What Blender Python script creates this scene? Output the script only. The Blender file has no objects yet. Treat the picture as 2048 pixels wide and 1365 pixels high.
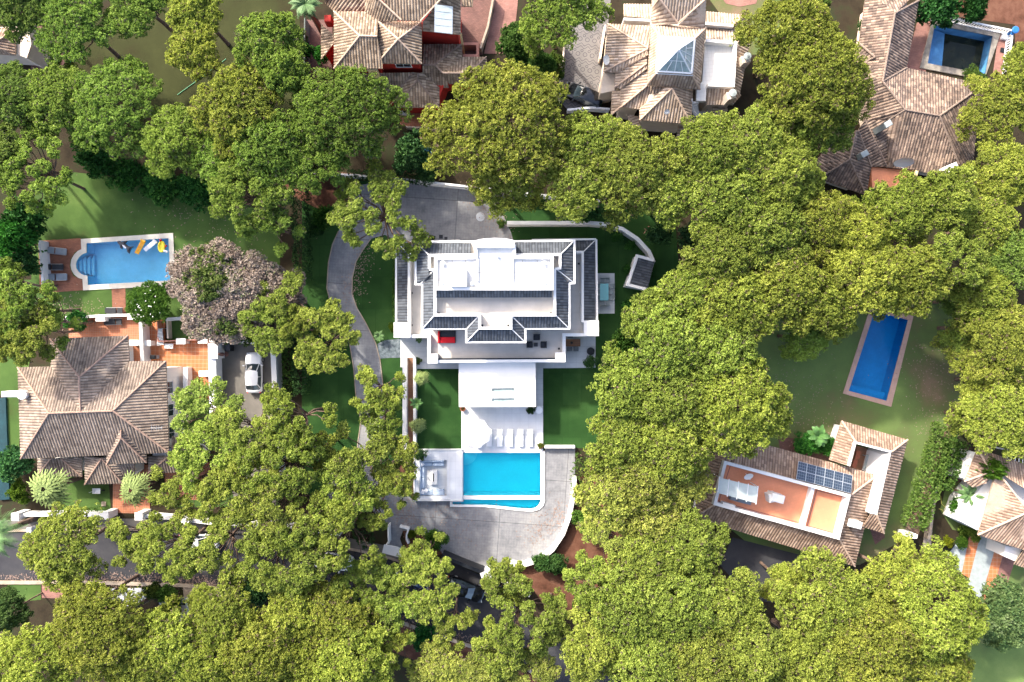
import bpy, math, random
import numpy as np
from mathutils import Vector, Matrix
from mathutils.geometry import tessellate_polygon
R = math.radians
scene = bpy.context.scene
COL = scene.collection
# ------------------------------------------------------------------ camera, sky, sun, exposure
S = 17.8          # photo pixels per metre on the ground
H = 80.0          # drone height
cd = bpy.data.cameras.new('camera'); cam = bpy.data.objects.new('camera', cd); COL.objects.link(cam)
cam.location = (0, 0, H); cam.rotation_euler = (0, 0, 0)
cd.sensor_width = 36; cd.sensor_fit = 'HORIZONTAL'; cd.lens = 36 * H / (2048 / S)
cd.clip_start = 1; cd.clip_end = 2000
scene.camera = cam
SUN_EL = 36; SUN_X, SUN_Y = -0.64, 0.77
w = bpy.data.worlds.new("World"); scene.world = w; w.use_nodes = True
nt = w.node_tree; bg = nt.nodes['Background']
sky = nt.nodes.new('ShaderNodeTexSky'); sky.sky_type = 'NISHITA'; sky.sun_disc = False
sky.sun_elevation = R(SUN_EL); sky.sun_rotation = math.atan2(SUN_X, SUN_Y)
nt.links.new(sky.outputs[0], bg.inputs[0]); bg.inputs[1].default_value = 0.15; sky.dust_density = 3.5; sky.ozone_density = .15; sky.air_density = .7
sl = bpy.data.lights.new('sun', 'SUN'); so = bpy.data.objects.new('sun', sl); COL.objects.link(so)
sl.energy = 2.15; sl.angle = R(2.5); sl.color = (1.0, 0.935, 0.82)
dv = Vector((SUN_X * math.cos(R(SUN_EL)), SUN_Y * math.cos(R(SUN_EL)), math.sin(R(SUN_EL))))
so.rotation_euler = dv.to_track_quat('Z', 'Y').to_euler(); so.location = (-60, 60, 60)
vs = scene.view_settings; vs.view_transform = 'Standard'; vs.look = 'None'; vs.gamma = 1; vs.exposure = 2.05
scene.cycles.max_bounces = 7; scene.cycles.transparent_max_bounces = 8

# ------------------------------------------------------------------ helpers
def P(px, py, z=0.0):
    k = (H - z) / H / S
    return Vector(((px - 1024) * k, (682.5 - py) * k, z))
class Z:                                    # a zoomed view of the photo: origin and scale
    def __init__(s, ox, oy, sc): s.o = (ox, oy, sc)
    def __call__(s, x, y, z=0.0):
        ox, oy, sc = s.o
        return P(ox + x / sc, oy + y / sc, z)
ID = Z(0, 0, 1)
WORLD = {}
def tag(o, label=None, cat=None, group=None, kind=None):
    if label: o['label'] = label
    if cat: o['category'] = cat
    if group: o['group'] = group
    if kind: o['kind'] = kind
    return o
def empty(name, loc, label=None, cat=None, group=None, rz=0):
    o = bpy.data.objects.new(name, None); COL.objects.link(o)
    o.location = loc; o.rotation_euler = (0, 0, rz); o.empty_display_size = .3
    WORLD[o.name] = Vector(loc)
    return tag(o, label, cat, group)
def offset_poly(pts, d, closed=True):       # positive = to the left of the direction of travel
    n = len(pts); out = []
    for i in range(n):
        p = Vector(pts[i][:2])
        a = Vector(pts[i - 1][:2]) if (closed or i > 0) else None
        b = Vector(pts[(i + 1) % n][:2]) if (closed or i < n - 1) else None
        d1 = (p - a).normalized() if a is not None else (b - p).normalized()
        d2 = (b - p).normalized() if b is not None else d1
        n1 = Vector((-d1.y, d1.x)); n2 = Vector((-d2.y, d2.x))
        m = n1 + n2
        m = n1 if m.length < 1e-6 else m.normalized()
        k = max(.35, m.dot(n1))
        out.append(p + m * (d / k))
    return out
def area2(pts):
    return sum(pts[i - 1][0] * pts[i][1] - pts[i][0] * pts[i - 1][1] for i in range(len(pts))) / 2
def ccw(pts):
    return list(pts) if area2(pts) > 0 else list(reversed(list(pts)))
def inset(pts, d): return offset_poly(ccw(pts), d)
def inside(p, poly):
    c = False; n = len(poly)
    for i in range(n):
        a, b = poly[i], poly[i - 1]
        if (a[1] > p[1]) != (b[1] > p[1]) and p[0] < (b[0] - a[0]) * (p[1] - a[1]) / (b[1] - a[1]) + a[0]: c = not c
    return c
class MB:
    def __init__(s): s.v = []; s.f = []; s.uv = {}
    def add(s, vs, fs):
        b = len(s.v); s.v += [tuple(v) for v in vs]; s.f += [tuple(b + i for i in f) for f in fs]; return s
    def box(s, x0, x1, y0, y1, z0, z1):
        return s.add([(x0,y0,z0),(x1,y0,z0),(x1,y1,z0),(x0,y1,z0),(x0,y0,z1),(x1,y0,z1),(x1,y1,z1),(x0,y1,z1)],
                     [(0,3,2,1),(4,5,6,7),(0,1,5,4),(1,2,6,5),(2,3,7,6),(3,0,4,7)])
    def obox(s, c, sx, sy, sz, a=0, ch=0.0):           # oriented box on its base centre, chamfered top
        ca, sa = math.cos(a), math.sin(a); h = min(ch, sx * .3, sy * .3, sz * .5)
        def ring(ax, ay, z): return [(c[0] + ca * x - sa * y, c[1] + sa * x + ca * y, c[2] + z) for x, y in ((-ax,-ay),(ax,-ay),(ax,ay),(-ax,ay))]
        rs = [ring(sx/2, sy/2, 0), ring(sx/2, sy/2, sz - h)] + ([ring(sx/2 - h, sy/2 - h, sz)] if h else [])
        vs = sum(rs, []); fs = [(3,2,1,0)]
        for k in range(len(rs) - 1):
            for i in range(4): fs.append((4*k+i, 4*k+(i+1)%4, 4*k+4+(i+1)%4, 4*k+4+i))
        t = 4 * (len(rs) - 1); fs.append((t, t+1, t+2, t+3))
        return s.add(vs, fs)
    def slab(s, outer, z0, z1, holes=()):              # polygon slab, with holes
        outer = ccw(outer); loops = [outer] + [list(reversed(ccw(h))) for h in holes]
        flat = [Vector((p[0], p[1], 0)) for l in loops for p in l]
        tri = tessellate_polygon([[Vector((p[0], p[1], 0)) for p in l] for l in loops])
        b = len(s.v); n = len(flat)
        s.v += [(p.x, p.y, z1) for p in flat]
        if z0 is not None: s.v += [(p.x, p.y, z0) for p in flat]
        for t in tri:
            t = list(t)
            if area2([flat[i] for i in t]) < 0: t.reverse()
            s.f.append(tuple(b + i for i in t))
        if z0 is not None:
            k = 0
            for l in loops:
                m = len(l)
                for i in range(m):
                    a, c = k + i, k + (i + 1) % m
                    s.f.append((b + n + a, b + n + c, b + c, b + a))
                k += m
        return s
    def wall(s, pts, wd, z0, z1, closed=False):        # wall of even width along a line
        a = offset_poly(pts, wd / 2, closed); c = offset_poly(pts, -wd / 2, closed)
        n = len(a); vs = [(p.x,p.y,z0) for p in a] + [(p.x,p.y,z0) for p in c] + [(p.x,p.y,z1) for p in a] + [(p.x,p.y,z1) for p in c]
        fs = []
        for i in range(n if closed else n - 1):
            j = (i + 1) % n
            fs += [(2*n+i, 3*n+i, 3*n+j, 2*n+j), (i, 2*n+i, 2*n+j, j), (n+i, n+j, 3*n+j, 3*n+i)]
        if not closed: fs += [(0, n, 3*n, 2*n), (n-1, 3*n-1, 4*n-1, 2*n-1)]
        return s.add(vs, fs)
    def tube(s, pts, rad, n=6, cap=True):
        pts = [Vector(p) for p in pts]; m = len(pts)
        if not hasattr(rad, '__len__'): rad = [rad] * m
        vs = []; fs = []; ref = None
        for i in range(m):
            d = (pts[min(i+1, m-1)] - pts[max(i-1, 0)]).normalized()
            if ref is None: ref = Vector((0,0,1)) if abs(d.z) < .9 else Vector((1,0,0))
            u = d.cross(ref).normalized(); v = d.cross(u)
            ref = -v if False else ref
            for k in range(n):
                t = 2 * math.pi * k / n; vs.append(pts[i] + (u * math.cos(t) + v * math.sin(t)) * rad[i])
        for i in range(m - 1):
            for k in range(n): fs.append((i*n+k, i*n+(k+1)%n, (i+1)*n+(k+1)%n, (i+1)*n+k))
        if cap: fs += [tuple(range(n))[::-1], tuple((m-1)*n + k for k in range(n))]
        return s.add(vs, fs)
    def lathe(s, c, prof, n=20):                       # prof: (radius, z)
        m = len(prof); vs = []; fs = []
        for r_, z in prof:
            for k in range(n):
                t = 2 * math.pi * k / n; vs.append((c[0] + r_ * math.cos(t), c[1] + r_ * math.sin(t), c[2] + z))
        for i in range(m - 1):
            for k in range(n): fs.append((i*n+k, i*n+(k+1)%n, (i+1)*n+(k+1)%n, (i+1)*n+k))
        fs += [tuple(range(n))[::-1], tuple((m-1)*n + k for k in range(n))]
        return s.add(vs, fs)
    def build(s, name, mat, parent=None, smooth=False, sharp=None):
        me = bpy.data.meshes.new(name)
        if parent is not None: w0 = WORLD[parent.name]
        else:
            a = np.array(s.v); w0 = Vector(((a[:,0].min()+a[:,0].max())/2, (a[:,1].min()+a[:,1].max())/2, a[:,2].min()))
        me.from_pydata([(v[0]-w0.x, v[1]-w0.y, v[2]-w0.z) for v in s.v], [], s.f)
        if s.uv:
            ul = me.uv_layers.new(name='UVMap')
            for p in me.polygons:
                u = s.uv.get(p.index)
                if u:
                    for k, li in enumerate(p.loop_indices): ul.data[li].uv = u[k]
        me.materials.append(mat)
        if smooth:
            me.shade_smooth()
            if sharp: me.set_sharp_from_angle(angle=R(sharp))
        me.update()
        o = bpy.data.objects.new(name, me); COL.objects.link(o)
        if parent is not None: o.parent = parent; WORLD[o.name] = w0.copy()
        else: o.location = w0; WORLD[o.name] = w0.copy()
        return o
def build_split(mb, name, mat, parent):                # one part for each connected piece
    par_ = list(range(len(mb.v)))
    def fd(i):
        while par_[i] != i: par_[i] = par_[par_[i]]; i = par_[i]
        return i
    for f in mb.f:
        for i in f[1:]: par_[fd(i)] = fd(f[0])
    gr = {}
    for f in mb.f: gr.setdefault(fd(f[0]), []).append(f)
    for fs in gr.values():
        m = MB(); mp_ = {}
        for f in fs:
            for i in f:
                if i not in mp_: mp_[i] = len(m.v); m.v.append(mb.v[i])
            m.f.append(tuple(mp_[i] for i in f))
        m.build(name, mat, parent)
def kids(o): return [c for c in bpy.data.objects if c.parent == o]
def copy_tree(o, parent=None, ch=None):
    c = o.copy(); COL.objects.link(c)
    if parent is not None: c.parent = parent
    for k in (ch[o.name] if ch else kids(o)): copy_tree(k, c, ch)
    return c
def child_map():
    m = {o.name: [] for o in bpy.data.objects}
    for o in bpy.data.objects:
        if o.parent: m[o.parent.name].append(o)
    return m
def place(proto, spots, cat=None, group=None):         # first spot moves the prototype, the others copy it
    cm = child_map(); res = []
    for i, sp in enumerate(spots):
        loc, rz, label = sp[:3]
        o = proto if i == 0 else copy_tree(proto, None, cm)
        o.location = loc; o.rotation_euler = (0, 0, rz); o['label'] = label
        if len(sp) > 3: o.scale = sp[3] if hasattr(sp[3], '__len__') else (sp[3],) * 3
        if cat: o['category'] = cat
        if group: o['group'] = group
        elif 'group' in o and len(spots) == 1: del o['group']
        res.append(o)
    return res

# ------------------------------------------------------------------ materials
class NB:                                              # small node-graph helper
    def __init__(s, name):
        s.m = bpy.data.materials.new(name); s.m.use_nodes = True; s.t = s.m.node_tree
        s.p = s.t.nodes['Principled BSDF']
    def n(s, typ, **kw):
        d = s.t.nodes.new(typ)
        for k, v in kw.items():
            if k.startswith('i_'):
                key = k[2:]; d.inputs[int(key) if key.isdigit() else key.replace('_', ' ')].default_value = v
            else: setattr(d, k, v)
        return d
    def l(s, a, b): s.t.links.new(a, b)
    def math(s, op, a, b=None):
        d = s.n('ShaderNodeMath', operation=op)
        for i, x in enumerate((a, b)):
            if x is None: continue
            if isinstance(x, (int, float)): d.inputs[i].default_value = x
            else: s.l(x, d.inputs[i])
        return d.outputs[0]
    def mix(s, f, a, b, blend='MIX'):
        d = s.n('ShaderNodeMix', data_type='RGBA', blend_type=blend)
        for i, x in ((0, f), (6, a), (7, b)):
            if isinstance(x, (int, float)): d.inputs[i].default_value = x
            elif isinstance(x, tuple): d.inputs[i].default_value = (*x[:3], 1)
            else: s.l(x, d.inputs[i])
        return d.outputs[2]
    def pos(s, rot=0, sc=1):
        g = s.n('ShaderNodeNewGeometry'); mp = s.n('ShaderNodeMapping'); s.l(g.outputs['Position'], mp.inputs[0])
        mp.inputs['Rotation'].default_value = (0, 0, rot); mp.inputs['Scale'].default_value = (sc,) * 3
        return mp.outputs[0]
    def noise(s, co, scale, detail=4, rough=.6, dist=0):
        d = s.n('ShaderNodeTexNoise'); s.l(co, d.inputs['Vector'])
        d.inputs['Scale'].default_value = scale; d.inputs['Detail'].default_value = detail
        d.inputs['Roughness'].default_value = rough; d.inputs['Distortion'].default_value = dist
        return d.outputs[0]
    def ramp(s, f, stops):
        d = s.n('ShaderNodeValToRGB'); s.l(f, d.inputs[0]); e = d.color_ramp.elements
        while len(e) < len(stops): e.new(.5)
        for i, (p, c) in enumerate(stops):
            e[i].position = p; e[i].color = (*c, 1) if len(c) == 3 else c
        return d.outputs[0]
    def bump(s, h, strength=.3, dist=.02):
        b = s.n('ShaderNodeBump'); b.inputs['Strength'].default_value = strength; b.inputs['Distance'].default_value = dist
        s.l(h, b.inputs['Height']); s.l(b.outputs[0], s.p.inputs['Normal'])
    def out(s, c, rough=.8, metal=0, spec=None):
        if isinstance(c, tuple): s.p.inputs['Base Color'].default_value = (*c[:3], 1)
        else: s.l(c, s.p.inputs['Base Color'])
        s.p.inputs['Roughness'].default_value = rough; s.p.inputs['Metallic'].default_value = metal
        if spec is not None: s.p.inputs['Specular IOR Level'].default_value = spec
        return s.m
def plain(name, c, rough=.6, metal=0, var=.12, scale=1.5, bump=.1, spec=.3):
    b = NB(name); co = b.pos(); f = b.noise(co, scale, 5)
    d = tuple(x * (1 - 2 * var) for x in c); e = tuple(min(1, x * (1 + var)) for x in c)
    f2 = b.noise(co, scale * 9, 3)
    if bump: b.bump(f2, bump, .01)
    return b.out(b.mix(.25, b.ramp(f, [(.3, d), (.7, e)]), b.ramp(f2, [(.3, d), (.7, e)])), rough, metal, spec)
def blotch(name, stops, scale, fine=25, rough=.95, bump=.4, dist=.0):
    b = NB(name); co = b.pos(); f = b.noise(co, scale, 7, .62, dist); g = b.noise(co, fine, 3, .7)
    h = b.math('ADD', b.math('MULTIPLY', f, .72), b.math('MULTIPLY', g, .28))
    b.bump(g, bump, .03)
    return b.out(b.ramp(h, stops), rough, 0, .1)
def tiled(name, c1, c2, mortar, bw, bh, ms=.012, rot=0, rough=.6, off=.5, stain=.25, bump=.2):
    b = NB(name); co = b.pos(rot)
    t = b.n('ShaderNodeTexBrick'); b.l(co, t.inputs['Vector']); t.offset = off
    t.inputs['Color1'].default_value = (*c1, 1); t.inputs['Color2'].default_value = (*c2, 1); t.inputs['Mortar'].default_value = (*mortar, 1)
    t.inputs['Scale'].default_value = 1; t.inputs['Mortar Size'].default_value = ms
    t.inputs['Brick Width'].default_value = bw; t.inputs['Row Height'].default_value = bh; t.inputs['Mortar Smooth'].default_value = .1
    f = b.noise(co, .55, 6, .6); g = b.ramp(f, [(.3, (1 - stain,) * 3), (.62, (1, 1, 1))])
    c = b.mix(1.0, t.outputs[0], g, 'MULTIPLY')
    inv = b.math('SUBTRACT', 1.0, t.outputs[1]); b.bump(inv, bump, .01)
    return b.out(c, rough, 0, .3)
def roof_mat(name, stops, w_=.30, v_=.42, grime=.5):
    b = NB(name); uv = b.n('ShaderNodeUVMap'); sp = b.n('ShaderNodeSeparateXYZ'); b.l(uv.outputs[0], sp.inputs[0])
    iu = b.math('FLOOR', b.math('DIVIDE', sp.outputs[0], w_)); vv = b.math('DIVIDE', sp.outputs[1], v_); iv = b.math('FLOOR', vv)
    cb = b.n('ShaderNodeCombineXYZ'); b.l(iu, cb.inputs[0]); b.l(iv, cb.inputs[1])
    wn = b.n('ShaderNodeTexWhiteNoise', noise_dimensions='2D'); b.l(cb.outputs[0], wn.inputs['Vector'])
    col = b.ramp(wn.outputs[0], stops)
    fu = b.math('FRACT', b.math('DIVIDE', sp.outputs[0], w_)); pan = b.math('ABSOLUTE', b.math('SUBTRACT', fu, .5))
    col = b.mix(1.0, col, b.ramp(pan, [(.26, (1,1,1)), (.40, (.60,.57,.56))]), 'MULTIPLY')  # pan grooves darker: collected dirt and groove shade painted into the tile colour
    co = b.pos(); f = b.noise(co, .35, 7, .7); g = b.noise(co, 6, 4, .7)
    gr = b.ramp(b.math('ADD', b.math('MULTIPLY', f, .65), b.math('MULTIPLY', g, .35)), [(.38, (1 - grime,) * 3), (.6, (1, 1, 1))])
    fr = b.math('FRACT', vv); b.bump(fr, .6, .03)
    return b.out(b.mix(1.0, col, gr, 'MULTIPLY'), .9, 0, .15)
def leaf_mat(name, stops, trans=.42):
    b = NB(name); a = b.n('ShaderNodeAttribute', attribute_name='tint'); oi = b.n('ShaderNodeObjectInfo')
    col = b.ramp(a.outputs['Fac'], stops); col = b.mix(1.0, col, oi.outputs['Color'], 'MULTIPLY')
    d = b.p; b.l(col, d.inputs['Base Color']); d.inputs['Roughness'].default_value = .7; d.inputs['Specular IOR Level'].default_value = .15
    tr = b.n('ShaderNodeBsdfTranslucent'); b.l(col, tr.inputs[0])
    mx = b.n('ShaderNodeMixShader'); mx.inputs[0].default_value = trans; b.l(d.outputs[0], mx.inputs[1]); b.l(tr.outputs[0], mx.inputs[2])
    b.l(mx.outputs[0], b.t.nodes['Material Output'].inputs[0]); return b.m
def water_mat(name, tint, ripple=.12, murk=None, scale=2.2):
    b = NB(name); t = b.t; co = b.pos()
    tr = b.n('ShaderNodeBsdfTransparent'); tr.inputs[0].default_value = (*tint, 1)
    gl = b.n('ShaderNodeBsdfGlossy'); gl.inputs['Roughness'].default_value = .03
    bp = b.n('ShaderNodeBump'); bp.inputs['Strength'].default_value = ripple; bp.inputs['Distance'].default_value = .08
    b.l(b.noise(co, scale, 4, .6, .6), bp.inputs['Height']); b.l(bp.outputs[0], gl.inputs['Normal'])
    fr = b.n('ShaderNodeFresnel'); fr.inputs[0].default_value = 1.33; b.l(bp.outputs[0], fr.inputs['Normal'])
    base = tr.outputs[0]
    if murk:
        df = b.n('ShaderNodeBsdfDiffuse'); b.l(b.ramp(b.noise(co, .8, 6), [(.35, murk[0]), (.7, murk[1])]), df.inputs[0])
        m0 = b.n('ShaderNodeMixShader'); m0.inputs[0].default_value = murk[2]; b.l(base, m0.inputs[1]); b.l(df.outputs[0], m0.inputs[2]); base = m0.outputs[0]
    mx = b.n('ShaderNodeMixShader'); b.l(fr.outputs[0], mx.inputs[0]); b.l(base, mx.inputs[1]); b.l(gl.outputs[0], mx.inputs[2])
    b.l(mx.outputs[0], t.nodes['Material Output'].inputs[0]); t.nodes.remove(b.p); return b.m
M = {}
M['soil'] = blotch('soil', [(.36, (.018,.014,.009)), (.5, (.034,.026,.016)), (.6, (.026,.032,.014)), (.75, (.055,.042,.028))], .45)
M['lawn'] = blotch('lawn', [(.34, (.052,.062,.020)), (.42, (.042,.078,.020)), (.54, (.058,.105,.026)), (.68, (.095,.145,.038))], .22, 30)
M['olive'] = blotch('olive_lawn', [(.35, (.030,.026,.012)), (.5, (.034,.038,.014)), (.68, (.050,.055,.020))], .22, 30)
M['turf'] = blotch('turf', [(.35, (.010,.036,.008)), (.5, (.015,.052,.011)), (.66, (.030,.080,.018))], .16, 36)
def turf_mat():
    b = NB('turf_seams'); co = b.pos(); f = b.noise(co, .16, 7, .62); g = b.noise(co, 36, 3, .7); h = b.math('ADD', b.math('MULTIPLY', f, .72), b.math('MULTIPLY', g, .28)); b.bump(g, .4, .03)
    c = b.ramp(h, [(.35, (.014,.042,.011)), (.5, (.023,.063,.016)), (.66, (.045,.098,.026))])
    t = b.n('ShaderNodeTexBrick'); b.l(co, t.inputs['Vector']); t.inputs['Scale'].default_value = 1; t.inputs['Mortar Size'].default_value = .03; t.offset = .3
    t.inputs['Brick Width'].default_value = 2.1; t.inputs['Row Height'].default_value = 3.6; t.inputs['Color1'].default_value = (1,1,1,1); t.inputs['Color2'].default_value = (.80,.84,.80,1); t.inputs['Mortar'].default_value = (.72,.76,.72,1)
    return b.out(b.mix(1., c, t.outputs[0], 'MULTIPLY'), .95, 0, .1)
M['turf'] = turf_mat()
M['dry_lawn'] = blotch('dry_lawn', [(.36, (.17,.12,.08)), (.43, (.10,.105,.045)), (.49, (.090,.130,.042)), (.58, (.115,.170,.050)), (.72, (.18,.235,.075))], .10, 28)
M['bare'] = blotch('bare_earth', [(.35, (.10,.06,.04)), (.5, (.16,.10,.07)), (.7, (.24,.17,.12))], .5, 20)
M['red_soil'] = blotch('red_soil', [(.35, (.05,.022,.014)), (.5, (.11,.05,.032)), (.7, (.17,.09,.06))], .6, 22)
M['asphalt'] = blotch('asphalt', [(.3, (.028,.028,.032)), (.5, (.042,.042,.047)), (.7, (.068,.066,.066))], .35, 45, .9, .2)
M['yard'] = blotch('yard_concrete', [(.3, (.10,.09,.08)), (.5, (.14,.13,.115)), (.7, (.19,.17,.15))], .35, 30, .9, .2)
def drive_mat():
    b = NB('stamped_concrete'); co = b.pos(R(4)); f = b.noise(co, .22, 8, .66, .6); g = b.noise(co, 1.6, 6, .7)
    h = b.math('ADD', b.math('MULTIPLY', f, .6), b.math('MULTIPLY', g, .4))
    c = b.ramp(h, [(.34, (.11,.113,.12)), (.48, (.19,.193,.205)), (.62, (.27,.268,.265))])
    t = b.n('ShaderNodeTexBrick'); b.l(co, t.inputs['Vector']); t.inputs['Scale'].default_value = 1; t.inputs['Mortar Size'].default_value = .012
    t.inputs['Brick Width'].default_value = .3; t.inputs['Row Height'].default_value = .3; t.offset = 0
    t.inputs['Color1'].default_value = (1,1,1,1); t.inputs['Color2'].default_value = (.94,.94,.94,1); t.inputs['Mortar'].default_value = (.78,.78,.78,1)
    t2 = b.n('ShaderNodeTexBrick'); b.l(co, t2.inputs['Vector']); t2.inputs['Scale'].default_value = 1; t2.inputs['Mortar Size'].default_value = .03; t2.offset = 0
    t2.inputs['Brick Width'].default_value = 7.2; t2.inputs['Row Height'].default_value = 5.1
    t2.inputs['Color1'].default_value = (1,1,1,1); t2.inputs['Color2'].default_value = (1,1,1,1); t2.inputs['Mortar'].default_value = (.45,.45,.45,1)
    c = b.mix(1., b.mix(1., c, t.outputs[0], 'MULTIPLY'), t2.outputs[0], 'MULTIPLY'); b.bump(g, .25, .01)
    return b.out(c, .75, 0, .35)
M['drive'] = drive_mat()
M['slate'] = blotch('slate_chips', [(.35, (.05,.065,.075)), (.5, (.11,.135,.15)), (.68, (.24,.27,.29))], 3, 16)
M['white'] = plain('white_render', (.70,.69,.67), .7, var=.03, scale=.6, bump=.06)
M['white2'] = plain('white_paint', (.72,.73,.74), .6, var=.04, scale=.8, bump=.05)
M['cream'] = plain('cream_render', (.62,.52,.42), .8, var=.07, bump=.1)
M['red'] = plain('red_render', (.36,.022,.014), .8, var=.12, bump=.1)
M['ochre'] = plain('ochre_trim', (.70,.56,.30), .8)
M['pink'] = plain('pink_render', (.42,.20,.15), .85, var=.12)
M['beige'] = tiled('beige_tiles', (.52,.485,.44), (.49,.455,.41), (.46,.43,.39), .6, .6, .006, 0, .6, 0, .16)
M['roofwhite'] = blotch('white_membrane', [(.28, (.46,.40,.32)), (.42, (.60,.57,.52)), (.6, (.68,.67,.65))], .5, 9, .7, .05)
M['paver'] = tiled('pale_pavers', (.52,.54,.55), (.57,.59,.60), (.36,.38,.40), 1.2, .6, .01, 0, .5, 0, .18)
M['paver_gloss'] = tiled('white_pavers', (.66,.67,.68), (.70,.71,.72), (.50,.52,.54), .9, .9, .008, 0, .45, 0, .12)
M['brickdeck'] = tiled('brick_deck', (.30,.115,.065), (.22,.085,.05), (.16,.09,.06), .28, .14, .012, R(3), .8, .5, .35)
M['cotta'] = tiled('terracotta_tiles', (.50,.17,.06), (.42,.135,.05), (.50,.33,.22), .45, .45, .016, R(1), .5, 0, .2)
M['cotta2'] = tiled('terracotta_small_tiles', (.44,.16,.075), (.36,.125,.06), (.40,.24,.17), .26, .26, .012, R(1), .6, 0, .25)
M['cotta_pale'] = tiled('terracotta_roof_terrace', (.66,.26,.14), (.62,.245,.13), (.55,.22,.13), .3, .3, .006, R(-15), .6, 0, .12)
M['brownbrick'] = tiled('brown_brick', (.17,.085,.07), (.12,.06,.05), (.08,.05,.045), .3, .15, .012, R(8), .85, .5, .3)
M['pinkpave'] = tiled('pink_paving', (.30,.15,.12), (.26,.125,.10), (.2,.11,.09), .4, .2, .012, R(-10), .85, .5, .4)
M['whitetile'] = tiled('white_terrace_tiles', (.70,.69,.66), (.66,.65,.62), (.56,.54,.50), .4, .4, .012, R(-5), .5, 0, .08)
M['mosaicbase'] = blotch('court_paving', [(.3, (.11,.10,.10)), (.5, (.15,.14,.135)), (.7, (.19,.175,.17))], .5, 30, .8, .15)
M['mosaicline'] = plain('dark_mosaic', (.022,.025,.035), .8)
M['greytile'] = plain('grey_paving', (.30,.34,.34), .7, var=.12, scale=2)
M['darkmetal'] = plain('dark_metal', (.03,.033,.038), .4, .6)
M['metal'] = plain('pale_metal', (.55,.57,.58), .35, .5)
M['wood'] = tiled('wood_boards', (.30,.15,.08), (.24,.12,.065), (.08,.045,.03), 2.5, .12, .01, 0, .6, .5, .2)
M['darkfabric'] = plain('dark_fabric', (.035,.037,.042), .95)
M['greyfabric'] = plain('grey_fabric', (.22,.25,.28), .95)
M['redfabric'] = plain('red_fabric', (.60,.012,.020), .85, var=.06)
M['whitefabric'] = plain('white_fabric', (.80,.80,.81), .9, var=.02)
M['bluefabric'] = plain('pale_blue_fabric', (.42,.50,.60), .9)
M['bark'] = plain('pine_bark', (.15,.10,.075), .95, var=.35, scale=3, bump=.5)
M['greybark'] = plain('dry_twigs', (.30,.21,.17), .95, var=.25, scale=3)
M['glass'] = plain('dark_glass', (.035,.05,.06), .08, 0, var=.1, spec=.9, bump=0)
M['skyglass'] = plain('skylight_glass', (.30,.38,.38), .25, 0, var=.2, spec=.35, bump=0)
M['palecanopy'] = plain('frosted_glass', (.42,.47,.45), .25, 0, var=.08, spec=.6)
M['teal'] = plain('teal_glass', (.17,.50,.50), .12, 0, var=.04, spec=.8)
M['tealdark'] = plain('teal_cover', (.005,.038,.048), .6, 0, var=.2)
M['whitecar'] = plain('white_car_paint', (.80,.80,.79), .25, 0, var=.01, spec=.6, bump=0)
M['blackcar'] = plain('black_car_paint', (.012,.014,.017), .15, .2, var=.1, spec=.8, bump=0)
M['bluecar'] = plain('dark_blue_car_paint', (.01,.025,.07), .2, .2, var=.1, spec=.8, bump=0)
M['rubber'] = plain('tyre_rubber', (.02,.02,.02), .9)
M['yellow'] = plain('yellow_vinyl', (.85,.42,.01), .35, spec=.5)
M['lemon'] = plain('lemon_vinyl', (.85,.70,.02), .35, spec=.5)
M['whale'] = plain('black_vinyl', (.015,.018,.028), .3, spec=.6)
M['bluetrim'] = plain('blue_paint', (.02,.13,.36), .5)
M['navy'] = plain('navy_stripe', (.05,.03,.07), .6)
M['coping'] = plain('stone_coping', (.58,.54,.46), .8, var=.10, scale=1.2)
M['coping_pink'] = tiled('pink_coping', (.46,.30,.24), (.42,.27,.21), (.36,.23,.18), .5, .5, .012, R(-14), .8, 0, .15)
M['coping_old'] = plain('weathered_coping', (.27,.24,.20), .9, var=.30, scale=1.6)
M['stone'] = blotch('curb_stone', [(.3, (.22,.16,.11)), (.5, (.33,.27,.21)), (.7, (.45,.39,.32))], .8, 20)
M['pole'] = plain('grey_mesh_fence', (.10,.12,.11), .6)
M['pot'] = plain('clay_pot', (.30,.10,.06), .8)
M['hose_green'] = plain('green_hose', (.02,.25,.10), .5)
M['hose_yellow'] = plain('yellow_hose', (.45,.42,.10), .5)
M['floortile_blue'] = tiled('pool_mosaic_cyan', (.06,.74,.86), (.05,.71,.84), (.08,.70,.80), .12, .12, .004, 0, .4, 0, .06)
M['floortile_sky'] = tiled('pool_mosaic_sky', (.21,.66,.88), (.18,.63,.85), (.22,.62,.80), .25, .25, .006, R(-3), .4, 0, .15)
M['floortile_deep'] = tiled('pool_mosaic_deep', (.020,.37,.66), (.018,.34,.62), (.04,.33,.56), .2, .2, .004, R(15), .4, 0, .15)
M['floortile_old'] = tiled('pool_mosaic_old', (.10,.30,.55), (.085,.26,.50), (.10,.24,.40), .2, .2, .004, R(-10), .5, 0, .5)
M['steptile'] = tiled('pool_step_tile', (.30,.86,.93), (.27,.83,.91), (.2,.7,.78), .12, .12, .004, 0, .4, 0, .05)
M['water_cyan'] = water_mat('water_cyan', (.45,.98,1.0), .25)
M['water_sky'] = water_mat('water_sky', (.86,.97,1.0), .4, scale=3)
M['water_deep'] = water_mat('water_deep', (.55,.82,.95), .10)
M['water_murk'] = water_mat('water_murk', (.4,.5,.4), .05, ((.006,.010,.008), (.04,.045,.025), .86))
M['solar'] = plain('solar_cell', (.035,.055,.085), .15, .3, var=.1, spec=.8, bump=0)
TC = [(0, (.13,.085,.07)), (.25, (.24,.14,.105)), (.5, (.36,.20,.145)), (.75, (.44,.28,.20)), (1, (.55,.42,.33))]
M['roof_brown'] = roof_mat('roof_tiles_brown', [(0, (.20,.160,.130)), (.4, (.275,.215,.172)), (1, (.36,.29,.23))])
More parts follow.
